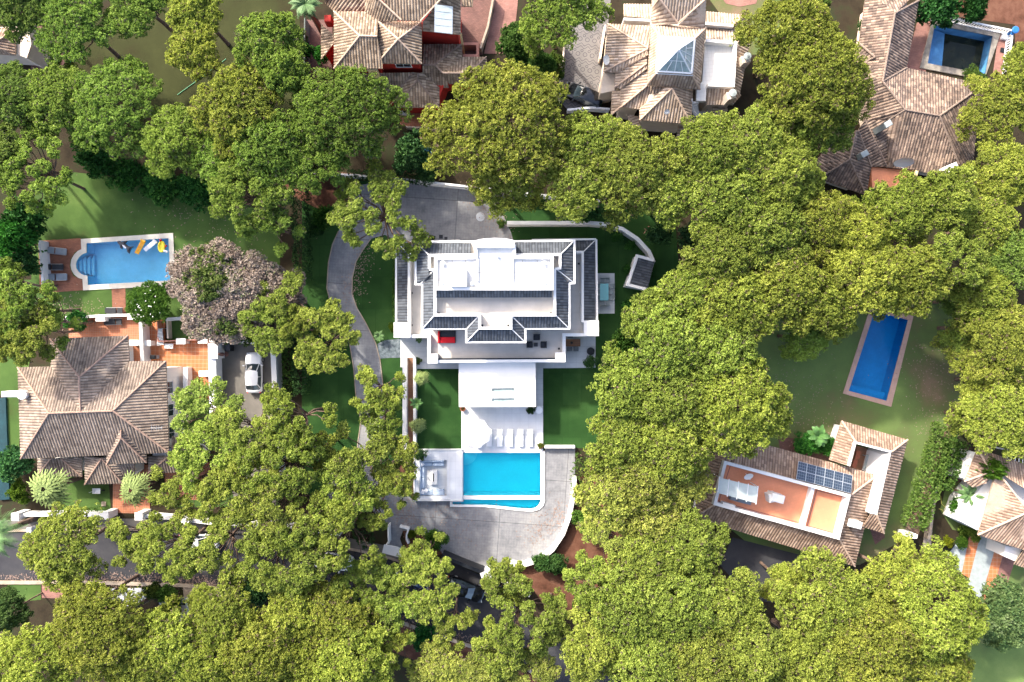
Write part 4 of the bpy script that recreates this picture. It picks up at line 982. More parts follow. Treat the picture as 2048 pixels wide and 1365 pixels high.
# front boundary wall
gwall([(30,1031),(120,1030),(212,1031)], 6, 0, 1.4, 'white front wall left of the house entrance')
gwall([(272,1031),(345,1038),(430,1048),(560,1052),(680,1070)], 6, 0, 1.4, 'long white front wall right of the entrance, under the pines')
pb = empty('wall_pillar', (0,0,0)); MB().obox((0,0,0), .75, .75, 1.9, 0, .03).build('pillar', M['white'], pb); MB().obox((0,0,1.9), .88, .88, .1, 0, .03).build('cap', M['white'], pb)
place(pb, [(P(31,1034,1.9)*1, 0, 'white pillar ending the front wall beside the dark palm'), (P(210,1032,1.9), 0, 'white pillar left of the tiled entrance path'), (P(278,1033,1.9), 0, 'white pillar right of the tiled entrance path'),
           (P(371,1041,1.9), 0, 'white pillar halfway along the right front wall'), (P(60,1060,1), 0, 'small white pillar on the pavement under the lone roadside pine', .6)], 'pillar', 'white pillars of the front wall')
for o in bpy.data.objects:
    if o.name.startswith('wall_pillar'): o.location.z = 0

# ================================================================== RED HOUSE
D = Z(580, 0, 3.4133)
HR = empty('house', D(700, 200), 'red walled house with weathered pale tile roofs at the top', 'house')
E, Rg = 6.4, 8.1
ap = (738,270,7.9); rl = (475,247,7.7); rr = (595,250,7.7)
roof(HR, D, [[(300,80,E),(300,470,E),rl], [(300,470,E),(632,470,E),(632,440,E+.2),rr,rl], [(600,80,E),(300,80,E),rl,rr],
     [(595,435,E),(900,438,E),ap], [(598,145,E+.3),(595,435,E),ap], [(900,438,E),(900,150,E+.2),ap], [(900,150,E+.2),(598,145,E+.3),ap]],
     'roof_red', 'cap_pale', [((300,80,E),rl),((300,470,E),rl),(rl,rr),((595,435,E),ap),((900,438,E),ap),((900,150,E+.2),ap),((598,145,E+.3),ap)])
G1 = (760,138,8.3); G2 = (890,138,8.3)
roof(HR, D, [[(510,80,E+.1),(600,150,E+.4),(760,140,8.0),(590,-20,8.6),(510,-40,E+.6)][::1], [(600,-30,8.6),(1070,-30,8.6),(890,145,7.7),(760,142,7.9)], [(1165,238,E),(1165,-40,E),(1065,-40,8.6),(905,150,7.4),(905,212,E+.2)]],
     'roof_red', 'cap_pale', [((590,-20,8.6),(760,140,8.0)),((1065,-40,8.6),(890,148,7.7))])
roof(HR, D, [[(212,165,4.6),(212,410,4.6),(298,300,5.3),(298,240,5.3)]], 'roof_red', 'cap_pale')
roof(HR, D, [[(235,20,5.2),(300,80,5.6),(510,75,5.6),(510,-10,6.1),(240,-20,6.1)]], 'roof_red', 'cap_pale')
roof(HR, D, [[(1170,-40,5.6),(1250,-40,5.2),(1248,48,5.2),(1170,45,5.6)][::-1]], 'roof_red', 'cap_pale')
e0, e3 = 3.1, 4.3
roof(HR, D, [[(350,520,e0),(635,668,e0),(480,505,e3)][::1], [(630,668,e0),(705,668,e0),(842,497,e3),(480,503,e3)], [(716,735,e0),(705,668,e0),(842,497,e3),(872,500,e3),(872,548,e3)],
     [(716,735,e0),(1018,737,e0),(872,548,e3)], [(1020,737,e0),(1020,600,e0),(905,498,4.1),(872,500,e3),(872,548,e3)], [(1085,600,2.9),(1000,600,2.9),(905,500,3.82),(905,447,e3),(985,447,e3),(1060,505,3.77)],
     [(1172,303,e0),(908,303,e0),(908,445,e3),(987,445,e3)], [(1175,388,e0),(1175,303,e0),(987,445,e3),(1045,500,e3)], [(1340,390,e0),(1175,390,e0),(1045,500,e3),(1230,502,e3)], [(1360,520,e0),(1340,390,e0),(1230,502,e3)], [(1085,575,e0),(1320,575,e0),(1230,503,e3),(1045,503,e3)]],
     'roof_red', 'cap_old', [((635,668,e0),(480,505,e3)),((716,735,e0),(872,548,e3)),((1018,737,e0),(872,548,e3)),((872,500,e3),(872,548,e3)),((908,447,e3),(987,445,e3)),((1172,303,e0),(987,445,e3)),((987,445,e3),(1045,500,e3)),((1045,502,e3),(1230,502,e3)),((1340,390,e0),(1230,502,e3)),((705,668,e0),(842,497,e3))])
walls(HR, D, [(300,80),(510,80),(510,-60),(1165,-60),(1165,238),(900,215),(900,438),(632,440),(632,470),(300,470)], E, 'red', d=.35)
walls(HR, D, [(320,500),(905,470),(905,303),(1172,303),(1175,390),(1340,390),(1340,560),(1080,580),(1018,737),(716,737),(630,668)], e0, 'red', d=.4)
walls(HR, D, [(212,165),(298,240),(298,300),(212,410)], 4.5, 'red', d=.3)
gx = MB(); 
for x0, x1, y in ((527,598,474),): gx.slab([D(x, yy, 6.2) for x, yy in [(x0,y),(x1,y),(x1,y+8),(x0,y+8)]], 3.6, 6.2)
gx.slab([D(x, y, 6.0) for x, y in [(1158,225),(1172,225),(1172,232),(1158,232)]], .0, 6.0)
gx.build('trim', M['ochre'], HR)
A1, A2 = D(595, 438, E), D(900, 438, E); A1.y += .35; A2.y += .35
window_on(HR, A1, A2, 5.2, 1.6, .9, .55)
sp = empty('x', (0,0,0)); bpy.data.objects.remove(sp)
pn = MB(); pts = [D(988,32,8.5), D(1112,48,7.7), D(1110,236,7.7), D(985,222,8.4)]
up = Vector((0,0,.06)); pn.add([p + up for p in pts] + [p for p in pts], [(3,2,1,0),(0,1,5,4),(1,2,6,5),(2,3,7,6),(3,0,4,7)])
so_ = pn.build('solar_heater', M['metal'], HR)
fm = MB()
for i in range(4):
    t0, t1 = i/4 + .012, (i+1)/4 - .012; L_ = lambda t: pts[0].lerp(pts[3], t) + up * 1.2; R_ = lambda t: pts[1].lerp(pts[2], t) + up * 1.2
    fm.add([L_(t0).lerp(R_(t0), .03), L_(t0).lerp(R_(t0), .97), L_(t1).lerp(R_(t1), .97), L_(t1).lerp(R_(t1), .03)], [(3,2,1,0)])
fm.build('collector_glass', M['palecanopy'], so_)
q = D(270, 150, 5.5); MB().obox((q.x, q.y, 5.0), .7, .7, 1.3, 0, .04).build('chimney', M['red'], HR)
q = D(785, 768, .6); ac = empty('air_conditioner', (q.x, q.y, 0), 'white air conditioning unit against the red wall', 'air conditioner'); MB().obox((q.x, q.y, .1), 1.0, .45, .8, 0, .03).build('case', M['white2'], ac); MB().lathe((q.x, q.y, .9), [(.17, 0), (.17, .02)], 14).build('grille', M['darkmetal'], ac)
gwall([(1180,300),(1280,300),(1280,380),(1180,380)], 5, 0, 1.6, 'square pink walled enclosure right of the red house', D, 'pink')
gwall([(1392,-40),(1350,180),(1300,330)], 4, 0, 1.3, 'grey stone wall between brick court and pink driveway', D, 'stone')
gwall([(790,865),(1060,885)], 3, 0, 1.0, 'low wall below the small brown patio of red house', D, 'stone')
gwall([(100,120),(95,600)], 2, 0, 1.8, 'thin mesh fence left of the red house', D, 'pole', 'fence', 'fence')

# ================================================================== CREAM HOUSE
Cv = Z(1060, 0, 3.4133)
HC = empty('house', Cv(1000, 400), 'cream villa with pyramid glass skylight and pale tile roofs', 'house')
E = 6.2; s = 8.0
roof(HC, Cv, [[(822,178,E),(835,-60,E),(880,-20,8.4),(880,-5,8.4),(1010,162,7.0)][::-1][::-1], [(878,-20,8.4),(1205,-20,8.4),(1012,160,7.0)], [(1205,-60,8.2),(1195,190,E),(1014,172,7.0),(1203,-5,8.3)][::1]],
     'roof_cream', 'cap_pale', [((880,-10,8.4),(1011,162,7.0)),((1205,-10,8.4),(1012,160,7.0))])
roof(HC, Cv, [[(1200,192,E),(825,165,E),(888,258,s),(1120,270,s)], [(1160,614,E),(1200,192,E),(1120,270,s),(1100,502,s)], [(798,582,E),(1160,614,E),(1100,502,s),(873,488,s)], [(825,165,E),(798,582,E),(873,488,s),(888,258,s)]],
     'roof_cream', 'cap_pale', [((825,165,E),(888,258,s)),((1200,192,E),(1120,270,s)),((1160,614,E),(1100,502,s)),((798,582,E),(873,488,s))])
roof(HC, Cv, [[(820,178,6.4),(530,163,4.9),(805,332,6.3)][::1], [(530,165,4.9),(500,492,4.9),(805,332,6.3)], [(500,492,4.9),(583,500,4.9),(805,372,6.3),(805,335,6.3)],
     [(583,500,4.7),(578,598,4.7),(798,432,6.0),(798,378,6.0)], [(578,598,4.6),(618,608,4.6),(798,470,5.9),(798,435,5.9)],
     [(618,608,4.4),(612,740,4.4),(798,585,5.6),(798,475,5.6)], [(620,730,4.3),(748,750,4.3),(925,598,5.4),(800,585,5.4)],
     [(560,620,3.8),(550,790,3.8),(618,730,4.2),(618,622,4.2)]],
     'roof_cream', 'cap_pale', [((530,165,4.9),(805,332,6.3)),((500,492,4.9),(805,335,6.3)),((583,500,4.7),(805,374,6.2)),((578,598,4.6),(798,434,6.0)),((618,735,4.4),(800,585,5.6)),((748,750,4.3),(925,598,5.4)),((620,730,4.3),(550,790,3.8))])
ap = (968,606,6.9)
roof(HC, Cv, [[(748,750,E-1),(748,822,E-1),ap,(925,598,6.6)], [(748,822,E-1),(1100,850,E-1),ap], [(1100,850,E-1),(1112,612,E-1),(970,600,ap[2]),ap]], 'roof_cream', 'cap_pale', [((748,822,E-1),ap),((1100,850,E-1),ap)])
roof(HC, Cv, [[(1515,220,4.6),(1205,192,4.6),(1200,270,5.4),(1415,290,5.4)], [(1430,655,4.6),(1515,220,4.6),(1415,290,5.4),(1388,560,5.4)], [(1205,718,4.4),(1385,718,4.4),(1345,590,5.2),(1212,582,5.2)], [(1385,718,4.4),(1440,655,4.6),(1388,570,5.2),(1345,590,5.2)],
     [(1480,105,4.4),(1203,80,4.4),(1195,150,5.0),(1395,168,5.0)], [(1475,212,4.4),(1480,105,4.4),(1395,168,5.0)], [(825,30,4.2),(640,28,4.2),(640,110,5.0),(822,128,5.0)],
     [(1245,725,3.0),(1240,810,2.9),(1335,820,2.6),(1350,740,2.6)], [(1010,855,2.8),(1000,950,2.4),(1130,960,2.4),(1130,865,2.8)], [(660,780,2.9),(680,860,2.5),(745,880,2.5),(748,800,2.9)]],
     'roof_cream', 'cap_pale', [((1515,220,4.6),(1415,290,5.4)),((1480,105,4.4),(1395,168,5.0))])
walls(HC, Cv, [(825,-60),(1200,-60),(1200,192),(1160,614),(1112,612),(1100,850),(748,822),(748,750),(798,582),(825,165)], 5.1, 'cream', d=.5)
walls(HC, Cv, [(530,165),(825,178),(800,585),(748,750),(612,740),(618,608),(583,600),(583,500),(500,492)], 4.2, 'cream', d=.2)
wl_ = MB(); wl_.slab([Cv(x, y, 3.6) for x, y in [(500,500),(582,505),(578,620),(480,640)]], 0, 3.6); wl_.build('side_wing', M['cream'], HC)
walls(HC, Cv, [(1203,80),(1480,105),(1475,215),(1515,222),(1430,655),(1385,718),(1205,718),(1160,600)], 4.3, 'cream', d=.3)
MB().slab([Cv(x, y, 4.9) for x, y in [(1195,300),(1385,315),(1372,585),(1205,585),(1200,690),(1135,690),(1140,585),(1175,560)]], 4.3, 4.9).build('terrace_floor', M['whitetile'], HC)
q = MB(); q.wall([Cv(x, y, 5.7) for x, y in [(1200,275),(1405,292),(1388,585),(1215,580)]], .3, 4.3, 5.7); q.wall([Cv(x, y, 5.2) for x, y in [(640,130),(820,140)]], .25, 3, 5.2); q.wall([Cv(x, y, 5.2) for x, y in [(1195,160),(1390,175)]], .25, 3, 5.2); build_split(q, 'parapet', M['white'], HC)
MB().slab([Cv(x, y, 4.2) for x, y in [(640,140),(820,148),(820,175),(640,165)]], 3, 4.2).build('terrace_floor', M['whitetile'], HC)
# glass pyramid
ap = Cv(1015, 338, 10.2); bs = [Cv(888,258,8.15), Cv(1120,270,8.15), Cv(1100,502,8.15), Cv(873,488,8.15)]
m = MB(); m.add(bs + [ap], [(1,0,4),(2,1,4),(3,2,4),(0,3,4)]); sg = m.build('skylight', M['skyglass'], HC)
fr = MB()
for i in range(4):
    p, r_ = bs[i], bs[(i+1) % 4]; fr.tube([p, ap], .07, 5); fr.tube([p, r_], .11, 5)
    for t in (.25, .5, .75): fr.tube([p.lerp(r_, t) + Vector((0,0,.03)), (p.lerp(ap, 1-abs(t-.5)*2) if 0 else p.lerp(r_, t).lerp(ap, 1 - 2*abs(t-.5) if t == .5 else .5)) + Vector((0,0,.03))], .035, 4)
    fr.tube([p.lerp(ap, .5), r_.lerp(ap, .5)], .03, 4)
fr.build('frame', M['white2'], sg)
fr = MB()
for i in range(4):
    p, r_ = bs[i], bs[(i+1) % 4]; fr.tube([p + (p-ap).normalized()*.3, r_ + (r_-ap).normalized()*.3], .05, 4)
fr.build('railing', M['white2'], HC)
for x, y in ((1495,395),(1395,645)):
    q = Cv(x, y, 6.4); cm_ = MB().obox((q.x - .2, q.y, 4.0), .9, .8, 2.1, R(15), .05).build('chimney', M['cream'], HC); MB().lathe((q.x - .2, q.y + .1, 6.1), [(.25,0),(.25,.35),(.4,.4),(.4,.48),(.1,.55)], 14).build('chimney_cap', M['greytile'], cm_)
def dish(parent, q, r_, ang, tilt, name='satellite_dish'):
    m = MB(); n = 20; d_ = Vector((math.cos(ang)*math.cos(tilt), math.sin(ang)*math.cos(tilt), math.sin(tilt))); u = d_.cross(Vector((0,0,1))).normalized(); v = u.cross(d_)
    vs_ = [q - d_ * r_ * .25]; fs = []
    for ri in (.5, 1):
        for k_ in range(n): t = 2*math.pi*k_/n; vs_.append(q + (u*math.cos(t) + v*math.sin(t)) * r_ * ri - d_ * r_ * .25 * (1 - ri*ri))
    for k_ in range(n): fs += [(0, 1+k_, 1+(k_+1)%n), (1+k_, 1+n+k_, 1+n+(k_+1)%n, 1+(k_+1)%n)]
    m.add(vs_, fs); m.tube([q - d_*r_*.25, q - d_*r_*.5 + Vector((0,0,-.7))], .04, 5); m.tube([q - v*r_*.9, q + d_*r_*.7], .02, 4); m.tube([q + d_*r_*.7, q + d_*r_*.8], .06, 6)
    return m.build(name, M['white2'], parent)
dish(HC, Cv(522, 410, 5.4), .5, R(200), R(30)); dish(HC, Cv(935, 765, 6.4), .3, R(270), R(40))
st_ = empty('spiral_stair', Cv(1160, 720, 0), 'small curved outdoor stair below the white roof terrace', 'stair')
sc_ = Cv(1160, 715, 3.6); sm = MB()
for i in range(12):
    t0, t1 = math.pi * (1 - i/12), math.pi * (1 - (i+1)/12); z = 4.6 - i * .3
    sm.add([(sc_.x + r_*math.cos(t)*1.0, sc_.y - r_*math.sin(t), z - dz) for dz in (0, .25) for r_, t in ((.35,t0),(1.25,t0),(1.25,t1),(.35,t1))], [(3,2,1,0),(4,5,6,7),(0,1,5,4),(1,2,6,5),(2,3,7,6),(3,0,4,7)])
sm.build('step', M['whitetile'], st_)
sm = MB(); sm.tube([(sc_.x + 1.28*math.cos(math.pi*(1-i/12)), sc_.y - 1.28*math.sin(math.pi*(1-i/12)), 5.4 - i*.3) for i in range(13)], .07, 6).build('handrail', M['white2'], st_)
MB().slab([Cv(x, y, 1) for x, y in [(1120,770),(1245,720),(1235,850),(1120,850)]], 0, .6).build('patio_floor', M['greytile']) ; tag(bpy.data.objects['patio_floor'], 'grey raised patio at the foot of curved stair', 'patio')
gwall([(240,280),(205,560),(200,700)], 3, 0, 1.5, 'thin pale wall left of the patterned courtyard', Cv, 'cream')
gwall([(515,170),(480,400)], 3, 0, 1.5, 'thin pale wall between courtyard and cream house', Cv, 'cream')
gwall([(255,750),(420,735),(545,745)], 4, 0, 1.1, 'low railing wall below the black car', Cv, 'white2')

# ================================================================== OLD BROWN HOUSE, TOP RIGHT
HD = empty('house', PD(900, 700), 'old house with dark stained tile roofs beside the murky pool', 'house')
E = 3.4; Rg = 5.2; n1 = (785,88,Rg); n2 = (705,532,Rg); m1 = (850,716,Rg+.2); m2 = (1075,755,Rg+.2)
roof(HD, PD, [[(942,5,E),(862,442,E),n2,n1], [(690,-60,E+.3),(600,-60,E),(590,100,E),(560,270,E),(655,372,Rg-.8),n2,n1,(700,0,Rg-.6)][::1] if 0 else [(600,-60,E),(545,330,E),n2,n1], [(500,400,E),(575,790,E),(740,782,E+.8),m1,n2,(545,330,E)],
     [(940,0,E),(690,0,E),n1][::1] if 0 else [(945,-60,E),(600,-60,E),n1], [(1365,552,E),(860,442,E),n2,m1,m2], [(1210,1170,E),(1290,1110,E),(1310,890,E),(1365,552,E),m2,(1200,1070,E+.5)], [(740,1090,E),(920,1105,E),(1150,1178,E),(1200,1070,E+.5),m2,m1,(740,782,E+.8)],
     [(590,780,E+.5),(735,1090,E-.2),(742,1088,E-.2),(742,785,E+.8)][::1]],
     'roof_old', 'cap_old', [(n1,n2),(n2,m1),(m1,m2),((1365,552,E),m2),(m2,(1200,1070,E+.5)),((862,442,E),n2),((590,780,E+.5),(735,1090,E-.2)),(n1,(942,5,E)),((740,782,E+.8),m1)])
E = 3.2; p1 = (535,850,4.6); p2 = (490,1040,4.6)
roof(HD, PD, [[(430,862,E),(270,1050,E),(288,1162,E),p2,p1], [(288,1162,E),(600,1272,E),p2], [(600,1272,E),(632,1085,E),(545,850,4.4),p1,p2]], 'roof_old', 'cap_old', [(p1,p2),((288,1162,E),p2),((600,1272,E),p2)])
roof(HD, PD, [[(545,850,4.2),(632,1085,3.3),(735,1085,3.3),(590,785,4.4)]], 'roof_old', 'cap_old', [((545,850,4.4),(632,1085,3.3))])
roof(HD, PD, [[(505,345,E),(560,420,E),(655,374,4.7),(548,280,E+.2)]], 'roof_old', 'cap_old', [((655,374,4.7),(548,280,3.6)),((655,374,4.7),(560,420,3.4))])
walls(HD, PD, [(600,-60),(945,-60),(862,442),(1365,552),(1290,1110),(1150,1178),(735,1085),(590,780),(545,330)], 3.3, 'cream', d=1.1)
walls(HD, PD, [(430,870),(535,855),(632,1085),(600,1272),(288,1162),(270,1050)], 3.1, 'cream', d=.9)
MB().slab([PD(x, y, 2.9) for x, y in [(632,1088),(735,1095),(918,1110),(905,1230),(640,1225)]], 0, 2.9).build('roof_terrace', M['cotta_pale'], HD)
for x, y, hh in ((745,805,6.2),(592,1000,5.3)): q = PD(x, y, hh); MB().obox((q.x, q.y, 3.6), .8, .6, hh - 3.6, R(30), .05).build('chimney', M['greytile'], HD)
q = PD(1145,1100,5.6); MB().obox((q.x, q.y, 3.6), 1.9, .7, 2.0, R(28), .05).build('chimney', M['white'], HD)
dish(HD, PD(845, 1058, 4.9), .98, R(262), R(16))
q = PD(935,1150,3.4); MB().wall([PD(945,1050,3.4), PD(905,1210,3.4)], .3, 2.9, 3.4).build('parapet', M['ochre'], HD)
bl = empty('balustrade', PD(1540, 200), 'white slatted balustrade round the corner of murky pool', 'fence')
for ln in (([(1040,108),(1135,112),(1340,158),(1545,200)]), ([(1550,215),(1535,330),(1520,465)])):
    pts = [PD(x, y, 1.0) for x, y in ln]; r = MB(); r.wall(pts, .16, .95, 1.08); r.wall(pts, .14, .12, .22); r.build('rail', M['white'], bl)
    r = MB()
    for i in range(len(pts) - 1):
        n = max(1, int((pts[i+1]-pts[i]).length / .28))
        for k_ in range(n): p = pts[i].lerp(pts[i+1], (k_+.5)/n); r.obox((p.x, p.y, .22), .09, .09, .73)
    bb = r.build('balusters', M['white'], bl)
q = PD(1575, 192, 1.6); sl_ = empty('pool_slide', (q.x, q.y, 0), 'blue topped round post at the corner of balustrade', 'post'); MB().lathe((q.x, q.y, 0), [(.16,0),(.16,1.3),(.36,1.35),(.40,1.5),(.3,1.55)], 20).build('bowl', M['bluetrim'], sl_); MB().tube([(q.x, q.y, 1.3), PD(1545,225,1.0)], .18, 8).build('arm', M['bluetrim'], sl_)
q = PD(1507, 235, .3); MB().obox((q.x, q.y, .02), .75, .75, .35, R(-12), .03).build('skimmer_box', M['white2']); tag(bpy.data.objects['skimmer_box'], 'square white box inside the corner of balustrade', 'box')
q = PD(1492, 325, .2); MB().obox((q.x, q.y, .02), .5, .5, .1, R(-12)).build('drain_cover', M['darkmetal']); tag(bpy.data.objects['drain_cover'], 'dark square hatch right of the murky pool', 'hatch')

# ================================================================== SOLAR PANEL HOUSE, RIGHT
Q = Z(1348, 800, 2.926)
HS = empty('house', Q(650, 600), 'tilted house with orange roof terrace and a row of solar panels', 'house')
E, Rr = 3.0, 4.4
w1, w2, w3, w4 = (300,362,Rr), (1030,560,Rr), (965,815,Rr), (235,612,Rr)
roof(HS, Q, [[(1190,440,E),(600,280,E),(205,175,E),w1,w2], [(205,175,E),(115,690,E),w4,w1], [(115,690,E),(1058,975,E),w3,w4], [(1058,975,E),(1190,440,E),w2,w3]], 'roof_tan', 'cap_pale', [(w2,(1190,440,E)),(w3,(1058,975,E)),(w4,(115,690,E))])
roof(HS, Q, [[(1367,233,E),(980,122,E),(1062,245,4.1),(1275,302,4.1)], [(980,122,E),(908,350,E),(1025,388,4.1),(1062,245,4.1)], [(1228,782,E),(1367,233,E),(1272,310,4.1),(1185,670,4.1)], [(1105,745,E),(1228,782,E),(1185,672,4.1),(1150,668,4.1)]], 'roof_tan', 'cap_pale', [((980,122,E),(1062,245,4.1)),((1367,233,E),(1275,302,4.1)),((1228,782,E),(1185,672,4.1))])
walls(HS, Q, [(1190,440),(205,175),(115,690),(1058,975)], E, 'white', d=.6)
ww = MB(); ww.wall([Q(x, y, E) for x, y in [(960,350),(1015,170),(1335,255),(1215,750),(1130,730)]], .3, 0, E - .05); ww.build('wall', M['white'], HS)
ww = MB(); ww.wall([Q(x, y, 4.9) for x, y in [(300,368),(1022,562),(960,808),(240,608)]], .33, 3.9, 4.95, True); ww.wall([Q(x, y, 4.6) for x, y in [(815,512),(752,750)]], .42, 3.9, 4.6)
ww.wall([Q(x, y, 4.3) for x, y in [(1025,388),(1062,250),(1272,305)]], .22, 0, 4.3)
ww.slab([Q(x, y, 4.2) for x, y in [(1235,325),(1270,312),(1188,672),(1145,664)]], 0, 4.2); ww.slab([Q(x, y, 4.9) for x, y in [(290,600),(362,620),(358,640),(286,620)]], 3.9, 4.8)
build_split(ww, 'parapet', M['white'], HS)
MB().slab(inset([Q(x, y, 3.95) for x, y in [(300,368),(1022,562),(960,808),(240,608)]], .1), 3.3, 3.95).build('terrace_floor', M['cotta_pale'], HS)
ln = MB()
for poly in ([(330,385),(790,508),(742,722),(262,595)], [(835,530),(990,570),(945,782),(780,738)]): ln.wall([Q(x, y, 3.96) for x, y in poly], .05, 3.952, 3.956, True)
ln.build('floor_line', M['navy'], HS)
MB().slab([Q(x, y, .5) for x, y in [(1070,270),(1245,315),(1165,640),(1120,640),(1020,395)]], 0, .35).build('courtyard_floor', M['wood'], HS)
q = Q(620,585,6.0); MB().obox((q.x, q.y, 3.95), 1.35, .85, 1.6, R(-15), .06).build('chimney', M['white'], HS); MB().obox((q.x - .4, q.y, 3.95), .9, .9, 1.3, R(10), .05).build('chimney', M['white'], HS)
q = Q(1072,735,5.0); MB().obox((q.x, q.y, 3.6), 1.3, .75, 1.2, R(-15), .06).build('chimney', M['white'], HS)
dish(HS, Q(437, 450, 4.9), .5, R(280), R(50))
sp0, sp1, sp3 = Q(725,357,4.15), Q(1042,441,4.15), Q(712,462,4.85)
n_ = (sp1 - sp0).cross(sp3 - sp0).normalized() * -.0; du = (sp1 - sp0) / 6; dvv = (sp3 - sp0) / 2; up = Vector((0,0,.10))
for r_ in range(2):
    for c_ in range(6):
        o0 = sp0 + du * c_ + dvv * r_ + up; f_ = MB(); cs = [o0 + du*.01 + dvv*.01, o0 + du*.99 + dvv*.01, o0 + du*.99 + dvv*.99, o0 + du*.01 + dvv*.99]
        f_.add([p + Vector((0,0,.04)) for p in cs] + cs, [(3,2,1,0),(0,1,5,4),(1,2,6,5),(2,3,7,6),(3,0,4,7)]); fp = f_.build('solar_panel', M['metal'], HS)
        gl_ = MB()
        for a_ in range(4):
            for b_ in range(3):
                uu0, uu1, v0, v1 = .04 + a_*.233, .04 + a_*.233 + .222, .04 + b_*.31, .04 + b_*.31 + .295
                gl_.add([o0 + du*u_ + dvv*v_ + Vector((0,0,.046)) for u_, v_ in ((uu0,v0),(uu1,v0),(uu1,v1),(uu0,v1))], [(3,2,1,0)])
        gl_.build('cells', M['solar'], fp)
cn = empty('glass_canopy', Q(370, 530, 3.95), 'frosted four pane canopy on the orange roof terrace', 'canopy')
cc_ = [Q(265,455,6.3), Q(492,510,6.3), Q(480,605,6.3), Q(256,545,6.3)]
for i in range(4):
    a0, a1 = cc_[0].lerp(cc_[1], i/4 + .012), cc_[0].lerp(cc_[1], (i+1)/4 - .012); b0, b1 = cc_[3].lerp(cc_[2], i/4 + .012), cc_[3].lerp(cc_[2], (i+1)/4 - .012)
    m = MB(); up = Vector((0,0,.04)); m.add([a0+up, a1+up, b1+up, b0+up, a0, a1, b1, b0], [(3,2,1,0),(0,1,5,4),(1,2,6,5),(2,3,7,6),(3,0,4,7),(4,5,6,7)]); m.build('pane', M['palecanopy'], cn)
m = MB()
for i in range(5): m.tube([cc_[0].lerp(cc_[1], i/4) + (cc_[0]-cc_[3])*.06, cc_[3].lerp(cc_[2], i/4) - (cc_[0]-cc_[3])*.08], .05, 5)
m.build('beam', M['white2'], cn)
for p in cc_: MB().tube([(p.x, p.y, 3.95), p], .05, 6).build('post', M['white2'], cn)
ac = empty('air_conditioner', Q(385, 590, 4), 'row of condenser units half under the glass canopy', 'air conditioner')
for x, y in ((350,578),(385,588),(425,598)): q = Q(x, y, 4.4); MB().obox((q.x, q.y, 3.96), .85, .4, .7, R(-15), .03).build('unit', M['greyfabric'], ac)
pl = empty('clay_pot', (0,0,0)); MB().lathe((0,0,0), [(.16,0),(.24,.32),(.27,.34),(.27,.4),(.2,.38)], 14).build('pot', M['pot'], pl); MB().lathe((0,0,.3), [(.19,0),(.19,.04)], 12).build('earth', M['red_soil'], pl)
place(pl, [(Q(x, y, .4), 0, t) for x, y, t in ((1068,307,'clay pot at the top of the courtyard row'),(1064,330,'clay pot second from the top of the courtyard row'),(1053,358,'clay pot second from the bottom of the courtyard row'),(1047,380,'clay pot at the bottom of the courtyard row'))], 'flower pot', 'clay pots in the house courtyard')
bn = empty('slatted_bench', Q(1140, 360, .35), 'long slatted table inside the enclosed courtyard', 'table')
bm = MB(); q = Q(1140, 365, 1.0)
for i in range(5): bm.obox((q.x - .36 + i*.18, q.y, 1.0), .15, 1.7, .04, R(-15))
bm.build('table_top', M['greytile'], bn); 
for sx in (-1, 1):
    for sy in (-1, 1): MB().obox((q.x + sx*.35, q.y + sy*.7, .35), .08, .08, .65).build('leg', M['greytile'], bn)

# ================================================================== FAR RIGHT HOUSE
HF = empty('house', F(640, 450), 'tan tile roofed house with white walls at the right edge', 'house')
E, Rr = 4.2, 5.9
t1 = (560,272,5.6); t2 = (720,478,6.3); t0 = (522,270,5.2)
roof(HF, F, [[(455,150,E),(385,320,E),t0], [(385,318,E),(430,352,E),(500,330,E+.6),t0][::1], [(800,262,E),(455,150,E),t0,t1,(800,420,6.3)], [(545,285,E+.9),(455,598,E),t2,t1], [(455,598,E),(820,720,E),(820,440,6.4),t2]], 'roof_tan', 'cap_pale', [((455,150,E),t0),(t0,t1),(t1,t2),((455,598,E),t2),((385,320,E),t0),(t2,(820,440,6.4))])
roof(HF, F, [[(645,752,3.2),(820,810,3.2),(820,690,3.9),(695,680,3.9)]], 'roof_tan', 'cap_pale')
walls(HF, F, [(455,155),(800,262),(800,700),(465,590),(545,290),(430,345),(395,318)], E, 'white', d=.3)
ww = MB(); ww.slab([F(x, y, 3.4) for x, y in [(548,290),(455,575),(372,530),(410,430),(480,345)]], 0, 3.4); ww.slab([F(x, y, 3.0) for x, y in [(600,655),(690,672),(650,735),(592,710)]], 0, 3.0); ww.build('side_wing', M['white'], HF)
gwall([(380,172),(428,182)], 6, 0, 2.2, 'short white wall above the brick porch at far right', F); gwall([(358,285),(392,294)], 6, 0, 2.2, 'short white wall below the brick porch at far right', F)
pg = empty('pergola', F(670,170), 'open wooden pergola beams above the far right house', 'pergola'); m = MB()
for i in range(6): m.tube([F(625+i*16,145+i*4,3), F(610+i*20,200+i*8,3)], .06, 4)
m.tube([F(615,165,3.1), F(760,190,3.1)], .07, 4); m.build('beams', M['white2'], pg)
for x, y in ((620,160),(700,180)): q = F(x, y, 3); MB().tube([(q.x, q.y, 0), q], .08, 6).build('post', M['white2'], pg)

